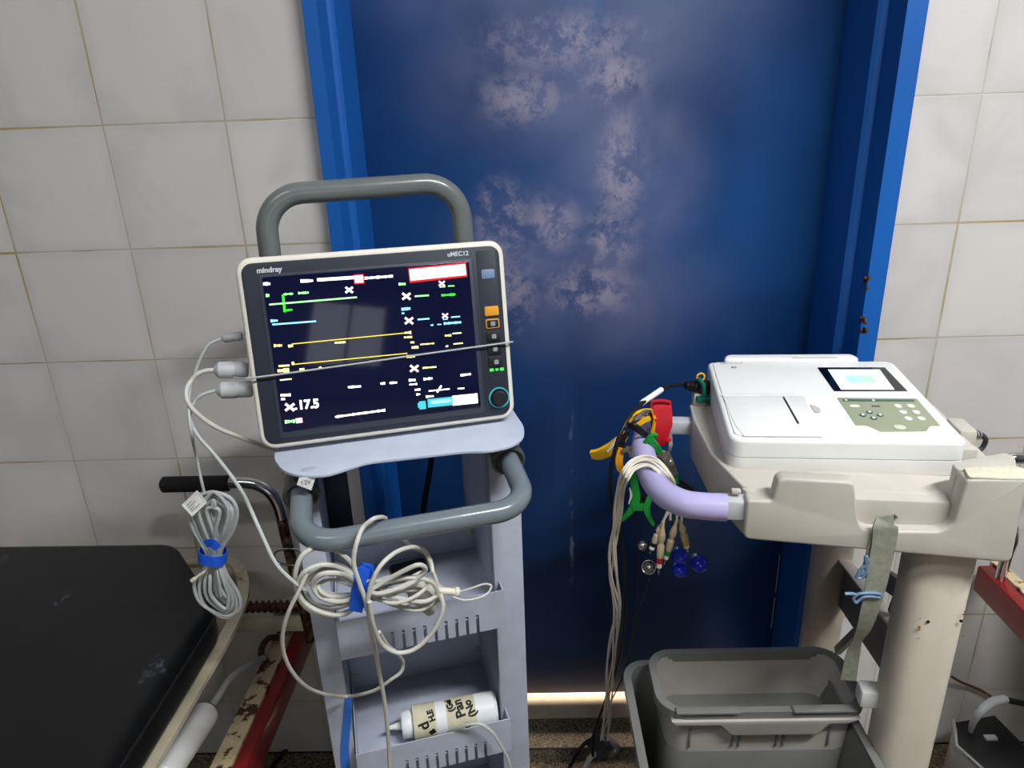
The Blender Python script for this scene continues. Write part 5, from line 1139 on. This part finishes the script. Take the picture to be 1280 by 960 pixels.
def tc(seq, r, mat, lab, y=cy0, name='sensor_cable'):
    o = obj(name, MB().tube(fc(seq, y), r, 9, sub=6), M[mat], world=True); tag(o, lab, 'cable'); return o
tc([(482, 648, -0.135), (478, 646.5, -0.150), (472, 647, -0.163), (466, 649, -0.170), (454, 659, -0.172), (446, 678, -0.186), (442, 702, -0.19), (449, 728, -0.192), (458, 754, -0.192), (464, 790, -0.18), (470, 818, -0.165), (476, 850, -0.15), (481, 880, -0.14), (485, 920, -0.13), (487, 960, -0.12), (488, 1000, -0.12)], 0.0026, 'cable', 'pale cable hooked over the front handle and falling straight down past both shelves')
tc([(458, 762, -0.19), (460, 748, -0.195), (465, 728, -0.195), (475, 708, -0.192), (492, 692, -0.18), (513, 684, -0.16), (528, 686, -0.14), (538, 700, -0.13), (541, 716, -0.14)], 0.0026, 'cable', 'pale cable arching high to the right above the coil')
tc([(504, 674, -0.11), (516, 684, -0.12), (532, 692, -0.13), (540, 712, -0.13), (546, 728, -0.13), (548, 738, -0.13)], 0.0024, 'cablew', 'short cream lead reaching up behind the arched cable')
tc([(462, 752, -0.198), (465, 775, -0.195), (472, 796, -0.185), (482, 809, -0.18), (498, 816, -0.18), (517, 812, -0.18), (537, 795, -0.18), (549, 775, -0.18), (554, 757, -0.178), (550, 742, -0.172)], 0.0028, 'cable', 'pale cable hanging in a deep loop in front of the upper shelf lip')
tc([(384, 716, -0.168), (374, 738, -0.172), (362, 762, -0.172), (354, 788, -0.165), (354, 812, -0.155), (364, 838, -0.14), (386, 860, -0.11), (413, 869, -0.075), (434, 870.5, -0.040), (452, 868, -0.075), (470, 862, -0.09), (488, 850, -0.10), (501, 840, -0.10), (504, 830, -0.10), (496, 816, -0.12), (484, 806, -0.14), (474, 790, -0.16)], 0.0023, 'cable', 'pale cable sweeping from the coil down left and under the blue tape on the column')
t = thing('cable_plug', 'small cream cable plug pointing right at the end of the coil on the trolley', 'plug', FC.Y(572, 745, cy0))
a, b = FC.Y(545, 738, -0.15), FC.Y(573, 740, -0.15)
obj('body', MB().lathe([(0.0035, 0), (0.0045, 0.002), (0.0045, (b - a).length * .8), (0.0062, (b - a).length * .84), (0.006, (b - a).length)], a, b - a, 16), M['cablew'], t, world=True)
obj('wire', MB().tube(fc([(573, 740, -0.15), (590, 735, -0.15), (606, 730, -0.145), (614, 732, -0.145), (610, 741, -0.15), (596, 748, -0.155), (580, 750, -0.155), (566, 746, -0.155)]), 0.0013, 8), M['cable'], t, world=True)
t = thing('finger_sensor', 'beige finger sensor lying among the coil on the upper shelf', 'sensor', FC.w(0.03, -0.02, 0.653))
c = FC.Y(531, 737, -0.120)
obj('shell', MB().box((-0.024, -0.011, -0.016), (0.024, 0.011, 0.016), 0.008, 3, m=Matrix.Translation(c) @ Euler((0.3, 0.75, 0.2)).to_matrix().to_4x4()), M['beigepl'] if False else M['groove'], t, world=True)
obj('shell', MB().box((-0.022, -0.011, -0.010), (0.022, 0.011, 0.004), 0.005, 3, m=Matrix.Translation(c + V((-0.004, 0.01, -0.022))) @ Euler((0.3, 0.95, 0.2)).to_matrix().to_4x4()), M['groove'], t, world=True)
o = obj('adhesive_pad', MB().box((-0.016, -0.003, -0.010), (0.016, 0.003, 0.010), 0.003, 2, m=Matrix.Translation(FC.Z(494, 766, 0.660)) @ Euler((1.2, 0.2, 0.4)).to_matrix().to_4x4()), M['beigepl'], world=True)
tag(o, 'small skin coloured pad lying on the upper shelf under the coil', 'pad')
o = obj('cable_clip', MB().box((-0.030, -0.020, -0.012), (0.030, 0.020, 0.012), 0.006, 2, m=Matrix.Translation(FC.Z(512, 716, 0.668)) @ Euler((0.0, 0.0, 0.4)).to_matrix().to_4x4()), M['black'], world=True)
tag(o, 'black plastic block behind the coil on the upper shelf', 'plug')
tc([(560, 914, -0.035), (572, 910, -0.05), (586, 905.5, -0.06), (600, 905, -0.065), (614, 914, -0.068), (626, 932, -0.066), (636, 952, -0.062), (641, 985, -0.06)], 0.0024, 'cable', 'pale cable drooping over the lower shelf lip below the bottle')

# ------------------------------------------------------------------ light
def area(name, loc, rot, sx, sy, w, col=(1, 1, 1), spread=180):
    l = bpy.data.lights.new(name, 'AREA'); l.shape = 'RECTANGLE'; l.size = sx; l.size_y = sy; l.energy = w; l.color = col; l.spread = math.radians(spread)
    o = bpy.data.objects.new(name, l); C.objects.link(o); o.location = loc; o.rotation_euler = rot; return o
TUBES = [(1.58, -1.35, 0.3, 62), (-0.5, -1.8, 0.0, 9)]
for i, (x, y, rz, w) in enumerate(TUBES):
    t = thing('ceiling_lamp', ['fluorescent ceiling lamp over the right of the room', 'fluorescent ceiling lamp over the left rear of the room'][i], 'lamp', (x, y, H - 0.08), rz)
    obj('lamp_body', MB().box((-0.62, -0.06, 0.03), (0.62, 0.06, 0.08), 0.005), M['whitepl2'], t, frame=Frame(V((x, y, H - 0.08)), Euler((0, 0, rz)).to_matrix()))
    obj('lamp_tube', MB().tube([V((-0.6, 0, 0.01)), V((0.6, 0, 0.01))], 0.013, 14, smooth=False), glow('tube_glow', (250, 250, 255), 6), t, frame=Frame(V((x, y, H - 0.08)), Euler((0, 0, rz)).to_matrix()))
    area('lamp_light', (x, y, H - 0.11), (0, 0, rz), 1.2, 0.12, w, (0.96, 0.98, 1.0))
area('window_light', ((WX0 + WX1) / 2, YF - 0.2, (WZ0 + WZ1) / 2), (PI / 2, 0, 0), 1.5, 1.5, 6, (0.95, 0.97, 1.0))
area('corridor_light', (0.6, 0.62, 0.06), (-PI / 2, 0, 0), 1.1, 0.09, 90, (1.0, 0.80, 0.62))
w = bpy.data.worlds.new('world'); scn.world = w; w.use_nodes = True
w.node_tree.nodes['Background'].inputs[0].default_value = (0.75, 0.82, 0.9, 1); w.node_tree.nodes['Background'].inputs[1].default_value = 0.3
vs = scn.view_settings; vs.view_transform = 'Standard'; vs.look = 'None'; vs.gamma = 1; vs.use_curve_mapping = False; vs.exposure = 0.4
